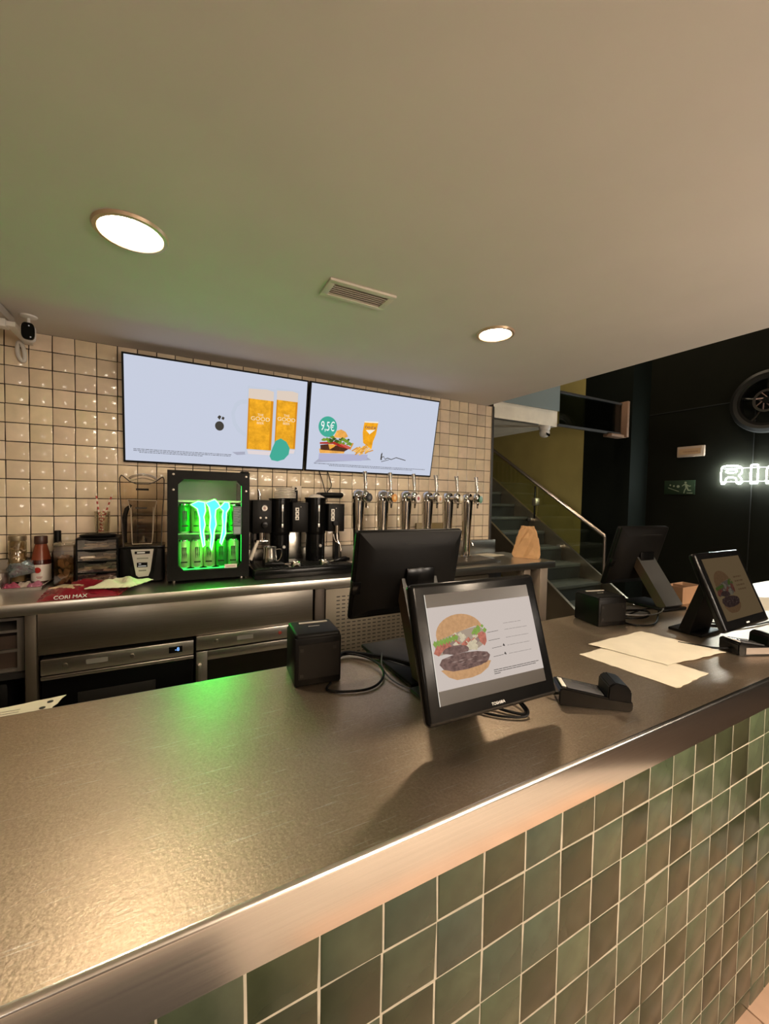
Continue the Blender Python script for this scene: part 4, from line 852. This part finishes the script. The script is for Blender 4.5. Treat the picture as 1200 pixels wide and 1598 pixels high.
# tones read off the photograph, top row first; columns start at k = -2
rows = ['mombmobooomloonlmlm', 'mddmbomdlnlollnlmdl', 'mmmdmbbodlodlllnlmm', 'mmommmdldmmdmdddmdm', 'mommbmmommlllmmdmdl',
        'mmlmommmonndmmddomm', 'mmmomlmmmmdmmdndmml', 'mmommmmlmommmddmmdm', 'mmmmlmmmmmommmmdmmm', 'mmmmmmmmmmmmmmmmmmm']
X0 = .98777; Z0 = .8823
gr = MB(); rnd = random.Random(21)
for r in range(-1, 9):
    for k in range(-38, 36):
        xa = X0+k*PITCH; zt = Z0-r*PITCH; zb = zt-PITCH
        if r == -1: zt = .9775
        if r == 8: zb = .002
        if -4 <= k <= 18:
            row = rows[min(r+1, 8)]; ch_ = row[k+2] if 0 <= k+2 < len(row) else rnd.choice('mmmlbod')
            me = GTOP[rnd.randrange(5)] if r == -1 else GBOT[rnd.randrange(4)] if r == 8 else GV[rnd.randrange(10)]
            o = obj('tile', me, None, sc_, (xa+PITCH/2-1.7, -.316, (zt+zb)/2), (rnd.gauss(0, .004), 0, rnd.gauss(0, .004)))
            v = rnd.uniform(.82, 1.03); c = G[ch_]; o.color = (c[0]*v, c[1]*v*rnd.uniform(.96, 1.04), c[2]*v, 1)
        elif xa > -1.25+0 and xa < 4.5: gr.b2((xa+.0022-1.7, -.3205, zb+.0022), (xa+PITCH-.0022-1.7, -.312, zt-.0022))
o = obj('tile_field', gr, mat('green glazed tile field', (.053, .070, .039), .26, var=.3, scale=7, coat=.25), sc_); o['kind'] = 'stuff'

# paper with punched holes behind the counter edge
pf = thing('punched_paper', 'white printed sheet with punched holes behind the counter edge', 'paper', (.40, -1.58, .9455))
m = MB(); m.pillow([(-.22, -.06), (.115, -.02), (.135, .075), (-.22, .03)], .068, .0008, 12, 6, .6, 2, .2); obj('sheet', m, PAPER, pf)
obj('pad', B((-.2, -.04, 0), (.10, .02, .068)), mat('cardboard pad', (.35, .26, .17), .8), pf)
m = MB()
for a, b in ((.098, .012), (.108, .044)): m.lathe([(0, .0712), (.007, .0712), (.007, .0716), (0, .0716)], n=12, c=(a, b, 0))
obj('punched_hole', m, DARK, pf)
m = MB(); 
for k in range(5): m.b2((-.2, -.03+k*.014, .0712), (.05, -.026+k*.014, .0715))
o = obj('print_lines', m, mat('faint print', (.5, .46, .38), .8), pf); o['kind'] = 'stuff'

# ---------------- receipt printers
def printer(label, x, y, rz, w_, d, h):
    t = thing('receipt_printer', label, 'printer', (x, y, ZF), rz, 'black receipt printers')
    m = MB(); m.b2((-w_/2, -d/2, .0), (w_/2, d/2, h-.012), .006); m.box((0, 0, h-.014), (w_-.004, d-.004, .024), .009, seg=3); obj('body', m, BLACK, t)
    m = MB(); m.b2((-w_/2+.03, d/2-.035, h-.003), (w_/2-.018, d/2-.028, h+.0005)); obj('paper_slot', m, mat('pale slot', (.50, .46, .40), .4), t)
    m = MB(); m.b2((-.015, .0, h-.003), (.018, .003, h-.0014)); obj('top_mark', m, mat('print grey', (.35, .33, .3), .4), t)
    obj('rear_plate', B((-w_/2+.012, -d/2-.0012, .02), (w_/2-.006, -d/2+.001, h-.03)), mat('printer plate', (.008, .007, .006), .5, spec=.15), t)
    m = MB()
    for a, b in ((-w_/2+.02, h-.045), (w_/2-.02, h-.045), (-w_/2+.02, .03)): m.box((a, -d/2-.0016, b), (.009, .001, .009))
    obj('rear_stickers', m, mat('printer sticker', (.022, .02, .017), .6, spec=.15), t)
    return t
printer('black receipt printer near the green light spot', 1.165, -1.785, R(-5), .132, .130, .146)
printer('black receipt printer at the far end by the stairs', 2.458, -1.800, R(-12), .145, .140, .126)

# ---------------- tills: staff monitors
ARM = mat('stand face', (.05, .05, .048), .4, spec=.3); ARMS = mat('stand side', (.075, .055, .038), .45, spec=.3)
def staff_monitor(label, x, y, z, yaw, tilt, w_, h_, sx_, sy0, sy1, baseY):
    t = thing('staff_monitor', label, 'monitor', (x, y, ZF), yaw, 'staff monitors seen from behind')
    zc = z-ZF
    m = MB(); m.box((0, 0, 0), (w_, .022, h_), .009, seg=3); hs = obj('bezel', m, BLACK, t, (0, .012, zc), (tilt, 0, 0))
    m = MB(); q = [(-w_/2+.006, -h_/2+.01), (w_/2-.006, -h_/2+.01), (w_/2-.006, h_/2-.004), (-w_/2+.006, h_/2-.004)]; ii = [(-w_/2+.05, -h_/2+.04), (w_/2-.05, -h_/2+.04), (w_/2-.05, h_/2-.05), (-w_/2+.05, h_/2-.05)]
    A = [m.bm.verts.new((a, 0, b)) for a, b in q]; Bq = [m.bm.verts.new((a, -.012, b)) for a, b in q]; Cq = [m.bm.verts.new((a, -.036, b)) for a, b in ii]
    for P, Q in ((A, Bq), (Bq, Cq)):
        for i in range(4): m.bm.faces.new((P[i], P[(i+1) % 4], Q[(i+1) % 4], Q[i]))
    m.bm.faces.new(Cq); bmesh.ops.recalc_face_normals(m.bm, faces=m.bm.faces[:])
    bc = obj('back_cover', m, BLACK, t, (0, .008, zc), (tilt, 0, 0))
    obj('back_seam', B((-.03, -.030, h_/2-.0375), (w_/2-.07, -.0285, h_/2-.036)), DARK, bc)
    obj('display', B((-w_/2+.02, .0112, -h_/2+.02), (w_/2-.02, .0125, h_/2-.02)), emi('staff screen glow', (.35, .40, .45), .25), hs)
    obj('card_reader', B((-w_/2-.004, -.02, -.05), (-w_/2+.03, .0, -.012), .002), BLACKG, bc)
    # slanting stand
    a = Vector((sx_, sy0, .012)); b = Vector((sx_, sy1, zc-.02)); d = (b-a).normalized(); n = Vector((0, -d.z, d.y)); hw = .062
    m = MB(); P = []
    for (e, k) in ((a, -1), (b, -1), (b, 1), (a, 1)): P.append(e+n*.022*k*-1)
    for s_ in (-1, 1):
        pass
    va = [m.bm.verts.new(p+Vector((-hw, 0, 0))) for p in P]; vb = [m.bm.verts.new(p+Vector((hw, 0, 0))) for p in P]
    m.mi = 1; m.bm.faces.new(va).material_index = 1; m.bm.faces.new(vb[::-1]).material_index = 1
    for i in range(4): m.bm.faces.new((va[i], vb[i], vb[(i+1) % 4], va[(i+1) % 4]))
    bmesh.ops.recalc_face_normals(m.bm, faces=m.bm.faces[:]); obj('stand', m, [ARM, ARMS], t, smooth=False)
    m = MB(); m.b2((sx_-.085, baseY[0], 0), (sx_+.085, baseY[1], .014), .005); obj('base', m, BLACK, t)
    m = MB(); m.b2((sx_-.05, .0-.04, zc-.05), (sx_+.05, .0, zc+.02), .004); obj('hinge', m, BLACKG, t)
    return t
staff_monitor('black staff monitor seen from behind in the middle of the counter', 1.445, -1.85, 1.360, R(0), R(11.3), .37, .272, .02, -.125, -.01, (-.135, .20))
staff_monitor('black staff monitor seen from behind by the dark wall', 2.955, -1.66, 1.315, R(-6), R(16.3), .36, .318, .03, -.165, -.01, (-.19, .03))

# ---------------- customer displays
def print_mat(name, rgb, k): return emi('pos '+name+' %.3f' % k, sr(*rgb), k, .35 if name in ('patty', 'bacon', 'red') else .12 if name in ('bun', 'lettuce', 'cream') else 0, 130)
def customer_display(label, x, y, z, yaw, tilt, bright, stand_dx, stand_y0):
    t = thing('customer_display', label, 'display', (x, y, ZF), yaw, 'customer facing displays'); zc = z-ZF
    W, H = .368, .291
    m = MB(); m.box((0, .014, -.0055), (W, .026, H), .011, seg=4); hs = obj('housing', m, BLACKG, t, (0, 0, zc), (tilt, 0, 0))
    m = MB(); m.box((0, .032, -.01), (W-.06, .018, H-.06), .008); obj('back_cover', m, BLACK, hs)
    obj('screen_glass', B((-.152, -.0004, -.114), (.152, .002, .114)), mat('unlit panel', (.035, .03, .025), .3, spec=.3), hs)
    return t, hs, zc
def stand(t, zc, dx, y0, y1, hw=.055):
    a = Vector((dx, y0, .01)); b = Vector((dx, y1, zc)); d = (b-a).normalized(); n = Vector((0, -d.z, d.y)); m = MB(); P = [a+n*.02, b+n*.015, b-n*.015, a-n*.02]
    va = [m.bm.verts.new(p+Vector((-hw, 0, 0))) for p in P]; vb = [m.bm.verts.new(p+Vector((hw, 0, 0))) for p in P]
    m.bm.faces.new(va); m.bm.faces.new(vb[::-1])
    for i in range(4): m.bm.faces.new((va[i], vb[i], vb[(i+1) % 4], va[(i+1) % 4]))
    bmesh.ops.recalc_face_normals(m.bm, faces=m.bm.faces[:]); obj('stand', m, BLACK, t, smooth=False)
    obj('base', B((dx-.08, y0-.06, 0), (dx+.08, y0+.06, .012), .004), BLACK, t)
def burger_tall(s, KB, Y):   # picture of an opened burger, local screen units in metres
    PK = lambda n_, c_: print_mat(n_, c_, KB)
    m = MB(); rnd = random.Random(8)
    def f(pts, i, dy): m.mi = i; m.flat(pts, Y-dy)
    arc = lambda cx, cz, rx, rz, a0, a1, n=14: [(cx+rx*math.cos(R(a0+(a1-a0)*k/n)), cz+rz*math.sin(R(a0+(a1-a0)*k/n))) for k in range(n+1)]
    f(arc(-.073, .024, .064, .041, 8, 178)+[(-.136, .014), (-.10, .022), (-.0766, .027), (-.030, .034)], 0, .0003)
    f([(-.148, .010), (-.12, .022), (-.075, .028), (-.02, .033), (-.003, .020), (-.005, -.004), (-.03, -.014), (-.06, -.016), (-.10, -.014), (-.135, -.016)], 4, .0002)
    f([(-.149, -.010), (-.140, .004), (-.118, .014), (-.09, .012), (-.075, .002), (-.10, -.002), (-.125, -.008), (-.137, -.017)], 3, .0004)
    f([(-.035, .016), (-.012, .020), (-.003, .014), (-.004, -.003), (-.012, -.012), (-.020, -.004), (-.030, .004)], 3, .0004)
    f([(-.068, -.002), (-.045, .002), (-.030, -.008), (-.034, -.018), (-.055, -.014)], 5, .0005)
    for i in range(22):
        u = rnd.uniform(-.105, -.030); v_ = rnd.uniform(-.002, .024); s_ = rnd.uniform(.005, .010); f([(u-s_, v_), (u-s_*.2, v_-s_*.8), (u+s_, v_-s_*.2), (u+s_*.3, v_+s_*.7)], [5, 5, 8, 5, 3][i % 5], .0006+i*.00002)
    for i in range(12):
        u = rnd.uniform(-.042, -.004); v_ = .026+rnd.uniform(-.007, .007); s_ = rnd.uniform(.004, .007); f([(u-s_, v_), (u, v_-s_), (u+s_, v_), (u, v_+s_)], 1, .0011+i*.00002)
    for i in range(8): u = -.148+i*.008; f([(u, .008+i*.001), (u+.007, .001+i*.001), (u+.012, .010+i*.001), (u+.004, .016+i*.001)], 1, .0010)
    f(arc(-.092, -.011, .035, .0105, 0, 180)+[(-.127, -.013), (-.10, -.019), (-.06, -.017)], 2, .0012)
    f([(-.137, -.046), (-.120, -.062), (-.10, -.0705), (-.06, -.0715), (-.035, -.068), (-.012, -.058), (-.001, -.045), (-.03, -.040), (-.10, -.042)], 0, .0002)
    f([(-.139, -.034), (-.131, -.024), (-.10, -.019), (-.07, -.018), (-.035, -.020), (-.008, -.025), (-.001, -.033), (-.008, -.043), (-.03, -.050), (-.07, -.053), (-.107, -.052), (-.13, -.045)], 2, .0005)
    for i in range(26): u = rnd.uniform(-.125, -.015); v_ = -.034+rnd.uniform(-.012, .011); f([(u-.008, v_), (u, v_-.0016), (u+.009, v_+.001), (u, v_+.0022)], 7 if i % 3 else 8, .0007+i*.00001)
    obj('burger_picture', m, [PK('bun', (222, 172, 124)), PK('lettuce', (150, 180, 88)), PK('patty', (136, 108, 100)), PK('bacon', (206, 128, 108)), PK('shade', (190, 170, 150)), PK('cream', (232, 216, 184)), PK('red', (176, 74, 60)), PK('patty dark', (112, 88, 82)), PK('patty light', (166, 140, 130))], s, smooth=False)
t, hs, zc = customer_display('large customer display showing a burger picture in front of the staff monitor', 1.442, -2.208, 1.267, R(-1.5), R(-18.5), 1, 0, 0)
stand(t, zc, .0, .152, .045)
KB = .72
s = obj('picture', B((-.152, -.0012, -.0855), (.152, -.0004, .0855)), print_mat('background', (232, 218, 209), KB), hs)
obj('edge_line', B((-.152, -.0013, -.114), (-.1505, -.0004, .114)), print_mat('edge', (255, 246, 230), .75), hs)
burger_tall(s, KB, -.0014)
m = MB()
for k, z in enumerate((.030, .0155, -.0025, -.0200, -.0385)):
    a = .002+(.006 if k > 2 else 0); 
    if k: m.flat([(a, z-.0008), (.034+.001*k, z), (.034+.001*k, z+.0009), (a, z+.0001)], -.0014)
    dashes(m, .054, .125-(.015 if k == 0 else 0), z, .0006, -.0014, 40+k, .0015)
for z in (-.020, -.0385): m.flat([(.040, z+.001), (.047, z-.001), (.046, z+.003), (.043, z+.006)], -.0014)
obj('caption_lines', m, print_mat('lines', (96, 90, 86), KB), s)
m = MB(); dashes(m, .002, .141, -.0675, .0014, -.0014, 50, .001); dashes(m, .002, .13, -.0715, .0014, -.0014, 51, .001); dashes(m, .002, .02, -.0755, .0014, -.0014, 52, .001); obj('small_print', m, print_mat('lines', (96, 90, 86), KB), s)
text('maker_lettering', 'TOSHIBA', .0085, mat('lettering silver', (.75, .72, .68), .3, .3), hs, (.0, .0004, -.1345), ext=.0003, sx=1.1)

t, hs, zc = customer_display('tilted customer display at the right edge with a dim burger picture', 2.707, -2.17, 1.275, R(1.4), R(-22.7), 1, 0, 0)
stand(t, zc, .0, .12, .06, .085)
KD = .115
s = obj('picture', B((-.152, -.0012, -.114), (.152, -.0004, .114)), print_mat('dim background', (226, 190, 140), KD), hs)
burger_tall(s, KD*.8, -.0014)
for o_ in s.children: o_.scale = (1.0, 1, 1.15); o_.location = (.005, 0, -.01)
m = MB(); 
for k in range(4): dashes(m, .03, .10, .03-k*.016, .006, -.0014, 70+k, .004)
obj('caption_lines', m, print_mat('dim lines', (190, 150, 110), KD), s)
m = MB(); m.b2((-.012, .0004, -.137), (.012, .0010, -.132)); obj('maker_mark', m, mat('lettering silver', (.75, .72, .68), .3, .3), hs)

# ---------------- card terminals
def terminal(label, x, y, rz, pale=False):
    t = thing('card_terminal', label, 'card terminal', (x, y, ZF), rz, 'card payment terminals')
    m = MB(); m.prism([(-.085, .0), (.085, .0), (.088, .012), (.086, .026), (.03, .030), (-.080, .046), (-.088, .040), (-.088, .01)], -.038, .038); bmesh.ops.bevel(m.bm, geom=m.bm.edges[:], offset=.003, segments=2, affect='EDGES'); bd = obj('body', m, BLACKG, t)
    m = MB(); m.prism([(.028, .022), (.084, .022), (.084, .050), (.074, .064), (.044, .070), (.030, .060)], -.036, .036); bmesh.ops.bevel(m.bm, geom=m.bm.edges[:], offset=.003, segments=2, affect='EDGES'); obj('printer_hood', m, BLACK, t)
    ang = math.atan2(.016, .11)
    m = MB(); m.box((0, 0, 0), (.088, .058, .002), .0008); obj('display', m, mat('grey display', (.09, .09, .095), .12), bd, (-.022, 0, .0390), (0, ang, 0))
    m = MB(); m.box((0, 0, 0), (.011, .050, .002), .0005); obj('status_strip', m, mat('pale strip', (.72, .68, .60), .3), bd, (-.073, 0, .0463), (0, ang, 0))
    if pale: obj('side_label', B((-.06, -.0395, .006), (.075, -.0375, .028)), mat('grey label', (.24, .20, .17), .4), bd)
    m = MB(); m.tube([(-.086, .0, .014), (-.11, .01, .010), (-.14, .04, .005), (-.20, .09, .0045)], .0035, 6, smooth=2); obj('lead', m, BLACK, t)
terminal('black card terminal in front of the papers', 1.768, -2.245, R(-37))
terminal('black card terminal with grey label at the right edge', 2.625, -2.262, R(-22), True)

# ---------------- papers
def sheet(label, q, z, seed, curl):
    m = MB(); m.pillow(q, z, .0012, 14, 10, .7, seed, .15, thick=.0008)
    tag(obj('paper_sheet', m, PAPER), label, 'paper', 'loose paper sheets on the counter')
sheet('cream paper sheet nearest the card terminal, partly under another', [(2.030, -2.020), (2.062, -2.303), (2.262, -2.292), (2.232, -2.01)], ZF+.0005, 3, 0)
sheet('cream paper sheet lying on top of the nearer one', [(2.140, -1.972), (2.205, -2.205), (2.520, -2.232), (2.475, -1.968)], ZF+.0042, 4, 0)
sheet('white sheet behind the right customer display', [(3.36, -1.99), (3.50, -2.12), (3.80, -1.95), (3.66, -1.82)], ZF+.0005, 5, 0)
bx = thing('cardboard_box', 'small open brown box behind the far staff monitor', 'box', (3.22, -1.755, ZF)); KR = mat('cardboard', (.30, .17, .09), .8, var=.15, scale=8)
m = MB()
for a, b in (((-.09, -.045), (.09, -.042)), ((-.09, .042), (.09, .045)), ((-.09, -.042), (-.087, .042)), ((.087, -.042), (.09, .042)), ((-.01, -.042), (-.007, .042))): m.b2((a[0], a[1], .002), (b[0], b[1], .088))
m.b2((-.09, -.045, 0), (.09, .045, .002)); obj('box', m, KR, bx)

# ---------------- cables
def cable(label, pts, r=.0035, m_=BLACK, group=None):
    m = MB(); m.tube(pts, r, 7, smooth=3); tag(obj('cable', m, m_), label, 'cable', group)
zc_ = ZF+.005
cable('black cable looping out from the left receipt printer', [(1.19, -1.866, zc_), (1.16, -1.900, zc_), (1.20, -1.93, zc_), (1.28, -1.95, zc_), (1.345, -1.90, zc_+.004), (1.362, -1.83, zc_+.01), (1.34, -1.755, zc_+.012), (1.29, -1.70, zc_+.01), (1.24, -1.74, zc_+.004)])
cable('thick black cable bundle running from printer to staff monitor', [(1.24, -1.755, zc_+.006), (1.29, -1.70, zc_+.012), (1.34, -1.73, zc_+.008), (1.40, -1.80, zc_+.012), (1.46, -1.90, zc_+.012), (1.50, -1.99, zc_+.008)], .007)
cable('grey cable beside the thick bundle behind the display', [(1.25, -1.735, zc_+.002), (1.31, -1.685, zc_+.006), (1.36, -1.745, zc_+.004), (1.41, -1.83, zc_+.006), (1.45, -1.93, zc_+.004)], .0045, mat('grey cable', (.07, .075, .085), .3))
cable('thin cable dropping behind the left side of the display', [(1.385, -1.80, zc_+.03), (1.36, -1.84, zc_+.012), (1.35, -1.90, zc_), (1.36, -1.97, zc_), (1.39, -2.03, zc_+.005)], .0022, mat('grey cable', (.07, .075, .085), .3))
cable('black cable loop under the burger display', [(1.47, -2.09, zc_+.01), (1.50, -2.15, zc_+.004), (1.535, -2.205, zc_), (1.560, -2.225, zc_), (1.575, -2.20, zc_+.004), (1.585, -2.14, zc_+.012), (1.56, -2.09, zc_+.03)])
cable('second black cable under the burger display', [(1.44, -2.10, zc_), (1.47, -2.18, zc_), (1.54, -2.235, zc_), (1.575, -2.222, zc_+.006), (1.562, -2.16, zc_+.03)], .003)
cable('dark cable tangle beside the far printer, outer loop', [(2.53, -1.84, zc_), (2.52, -1.91, zc_), (2.60, -1.95, zc_), (2.70, -1.91, zc_+.003), (2.80, -1.86, zc_+.006), (2.86, -1.83, zc_+.012), (2.80, -1.80, zc_+.012), (2.66, -1.81, zc_+.006), (2.56, -1.83, zc_+.002)])
cable('dark cable tangle beside the far printer, inner loop', [(2.55, -1.81, zc_+.004), (2.62, -1.89, zc_+.010), (2.72, -1.87, zc_+.012), (2.78, -1.82, zc_+.012), (2.70, -1.775, zc_+.010), (2.60, -1.775, zc_+.008)], .005)
cable('grey cable curving across the far cable tangle', [(2.56, -1.80, zc_+.014), (2.66, -1.88, zc_+.016), (2.78, -1.88, zc_+.012), (2.88, -1.84, zc_+.012)], .003, mat('light grey cable', (.22, .22, .22), .35))
cable('black looped cable beside the right display stand', [(2.74, -2.06, zc_), (2.79, -2.10, zc_), (2.84, -2.11, zc_), (2.85, -2.08, zc_), (2.80, -2.05, zc_+.004), (2.86, -2.03, zc_+.006), (2.90, -2.06, zc_), (2.84, -2.075, zc_+.008), (2.76, -2.03, zc_+.004)])
cable('black cable running off to the right behind the right display', [(2.84, -2.10, zc_), (3.0, -2.13, zc_), (3.25, -2.14, zc_), (3.6, -2.2, zc_)], .003)

# ================================================================== DARK WALL FITTINGS  (wall face at x = 6.6, looking to -x)
WX = 6.6
def wall_thing(name, label, cat, y, z): return thing(name, label, cat, (WX, y, z), R(-90))   # local x runs towards -y, local -y out of the wall
es = wall_thing('exit_sign', 'green emergency exit sign with running figure on dark wall', 'sign', -.058, 1.795)
SG = mat('sign green', (.009, .026, .009), .5); SW = mat('sign pale', (.26, .29, .19), .5)
obj('plate', B((-.178, -.008, -.09), (.178, 0, .09), .002), SG, es)
m = MB()
y = -.0092
def fl_(p): m.flat(p, y)
fl_([(-.13, .0), (.0, -.050), (.0, -.058), (-.13, -.008)])
for (a, b, r_) in ((-.105, .030, .010), (-.062, .018, .012), (-.012, .012, .018)): m.disc(a, b, r_, r_, y, 14)
m.disc(.072, .060, .013, .013, y, 14)
fl_([(.06, .045), (.085, .045), (.100, .005), (.075, -.010)]); fl_([(.06, .045), (.07, .035), (.035, .012), (.03, .020)]); fl_([(.085, .040), (.115, .020), (.135, .022), (.133, .012), (.112, .008), (.085, .028)])
fl_([(.075, -.005), (.088, -.010), (.070, -.040), (.062, -.075), (.052, -.075), (.058, -.04)]); fl_([(.085, -.005), (.100, .0), (.108, -.030), (.138, -.034), (.138, -.044), (.100, -.042)])
obj('pictogram', m, SW, es, smooth=False)
m = MB(); dashes(m, .09, .155, -.078, .010, y, 90, .003); obj('small_print', m, SW, es)
el = wall_thing('emergency_light', 'beige rectangular emergency light on the dark wall', 'light', -.178, 2.245)
m = MB(); m.b2((-.150, -.035, -.066), (.150, 0, .066), .006); obj('housing', m, mat('beige plastic', (.46, .36, .28), .5), el); m = MB(); m.b2((-.125, -.038, -.035), (.115, -.0345, .035)); dfz = obj('diffuser', m, mat('tan diffuser', (.50, .34, .20), .4), el)
m = MB(); m.b2((.126, -.0375, -.06), (.146, -.0345, .06)); obj('end_cap', m, mat('white end', (.8, .7, .6), .4), el); m = MB(); dashes(m, -.08, .09, -.010, .014, -.0385, 91, .004); obj('faint_print', m, mat('faint tan print', (.34, .2, .12), .5), dfz)
# neon letters
NE = emi('white neon', (.92, 1.0, .97), NEON)
ns = wall_thing('neon_sign', 'white neon letters glowing on the dark wall', 'neon sign', -.505, 1.933)
def neon(name, paths):
    m = MB()
    for p, cl_ in paths: m.tube([(a, -.045, b) for a, b in p], .0062, 8, closed=cl_, smooth=1)
    return obj(name, m, NE, ns)
h = .104
neon('letter', [([(.012, -h), (.012, h-.03), (.03, h), (.16, h), (.205, h-.02), (.212, .045), (.205, .005), (.175, -.012), (.212, -.05), (.212, -h), (.165, -h), (.160, -.05), (.14, -.030), (.062, -.030), (.057, -h)], True), ([(.062, .022), (.15, .022), (.165, .040), (.15, .058), (.062, .058)], True)])
neon('letter', [([(.290, -h), (.290, -h+.015), (.290, h-.015), (.290, h), (.352, h), (.352, h-.015), (.352, -h+.015), (.352, -h)], True)])
neon('letter', [([(.428, -h), (.428, h), (.56, h), (.60, h-.03), (.60, -h+.03), (.56, -h), (.428, -h)], True)])
m = MB()
for zz in (.075, -.080): m.tube([(.05, -.03, zz), (.6, -.03, zz)], .004, 6)
for xx in (.03, .17, .31, .45): m.cyl((xx, 0, -.080), (xx, -.045, -.080), .004, 6); m.cyl((xx, 0, .075), (xx, -.045, .075), .004, 6)
obj('mounting_rail', m, mat('clear rail', (.35, .36, .34), .3), ns)
# wheel on the wall
wh = wall_thing('motorcycle_wheel', 'black motorcycle wheel with brake disc hung on dark wall', 'wheel', -.93, 2.72)
RX = Matrix.Rotation(R(90), 4, 'X')
m = MB(); m.lathe([(.265, -.045), (.30, -.055), (.335, -.035), (.345, 0), (.335, .035), (.30, .055), (.265, .045), (.265, -.045)], n=56, mtx=RX, c=(0, -.075, 0)); obj('tyre', m, mat('tyre rubber', (.012, .012, .011), .45), wh)
m = MB(); m.lathe([(.24, -.04), (.266, -.046), (.266, .046), (.24, .04), (.235, 0), (.24, -.04)], n=56, mtx=RX, c=(0, -.075, 0)); obj('rim', m, mat('dark rim', (.05, .05, .048), .25, .8), wh)
for k in range(5):
    a = R(20+72*k); m = MB(); m.tube([(.06*math.cos(a), -.08, .06*math.sin(a)), (.24*math.cos(a), -.08, .24*math.sin(a))], [.022, .014], 8); obj('spoke', m, mat('dark rim', (.05, .05, .048), .25, .8), wh)
m = MB(); m.lathe([(.098, -.004), (.122, -.004), (.122, .004), (.098, .004), (.098, -.004)], n=40, mtx=RX, c=(0, -.13, 0)); bd_ = obj('brake_disc', m, mat('disc steel', (.40, .36, .33), .3, 1), wh)
m = MB()
for k in range(8):
    a = R(45*k); b = a+.5; m.tube([(.035*math.cos(a), -.13, .035*math.sin(a)), (.10*math.cos(b), -.13, .10*math.sin(b))], .006, 6)
obj('disc_carrier', m, mat('disc carrier', (.32, .22, .20), .35, 1), bd_)
m = MB(); m.lathe([(0, -.07), (.03, -.07), (.035, .0), (.035, .07), (0, .07)], n=20, mtx=RX, c=(0, -.075, 0)); obj('hub', m, mat('dark rim', (.05, .05, .048), .25, .8), wh)
m = MB(); m.cyl((0, .0, 0), (0, -.08, 0), .018, 12); obj('wall_peg', m, BLACK, wh)
# dome camera under the slab
dc = thing('dome_camera', 'white round camera under the mezzanine edge', 'camera', (4.73, .50, 2.475))
m = MB(); m.lathe([(0, 0), (.065, 0), (.066, -.02), (.06, -.045), (.058, -.05)], n=24); obj('collar', m, WHITE, dc)
m = MB(); m.lathe([(0, -.062), (.03, -.055), (.052, -.035), (.060, 0), (.052, .035), (.03, .055), (0, .062)], n=24); bl_ = obj('ball', m, WHITE, dc, (0, 0, -.075))
m = MB(); m.lathe([(0, 0), (.033, 0), (.034, .006), (0, .012)], n=20, mtx=Matrix.Rotation(R(62), 4, 'X')); obj('lens', m, BLACKG, bl_, (0, -.047, -.022), (0, 0, R(10)))
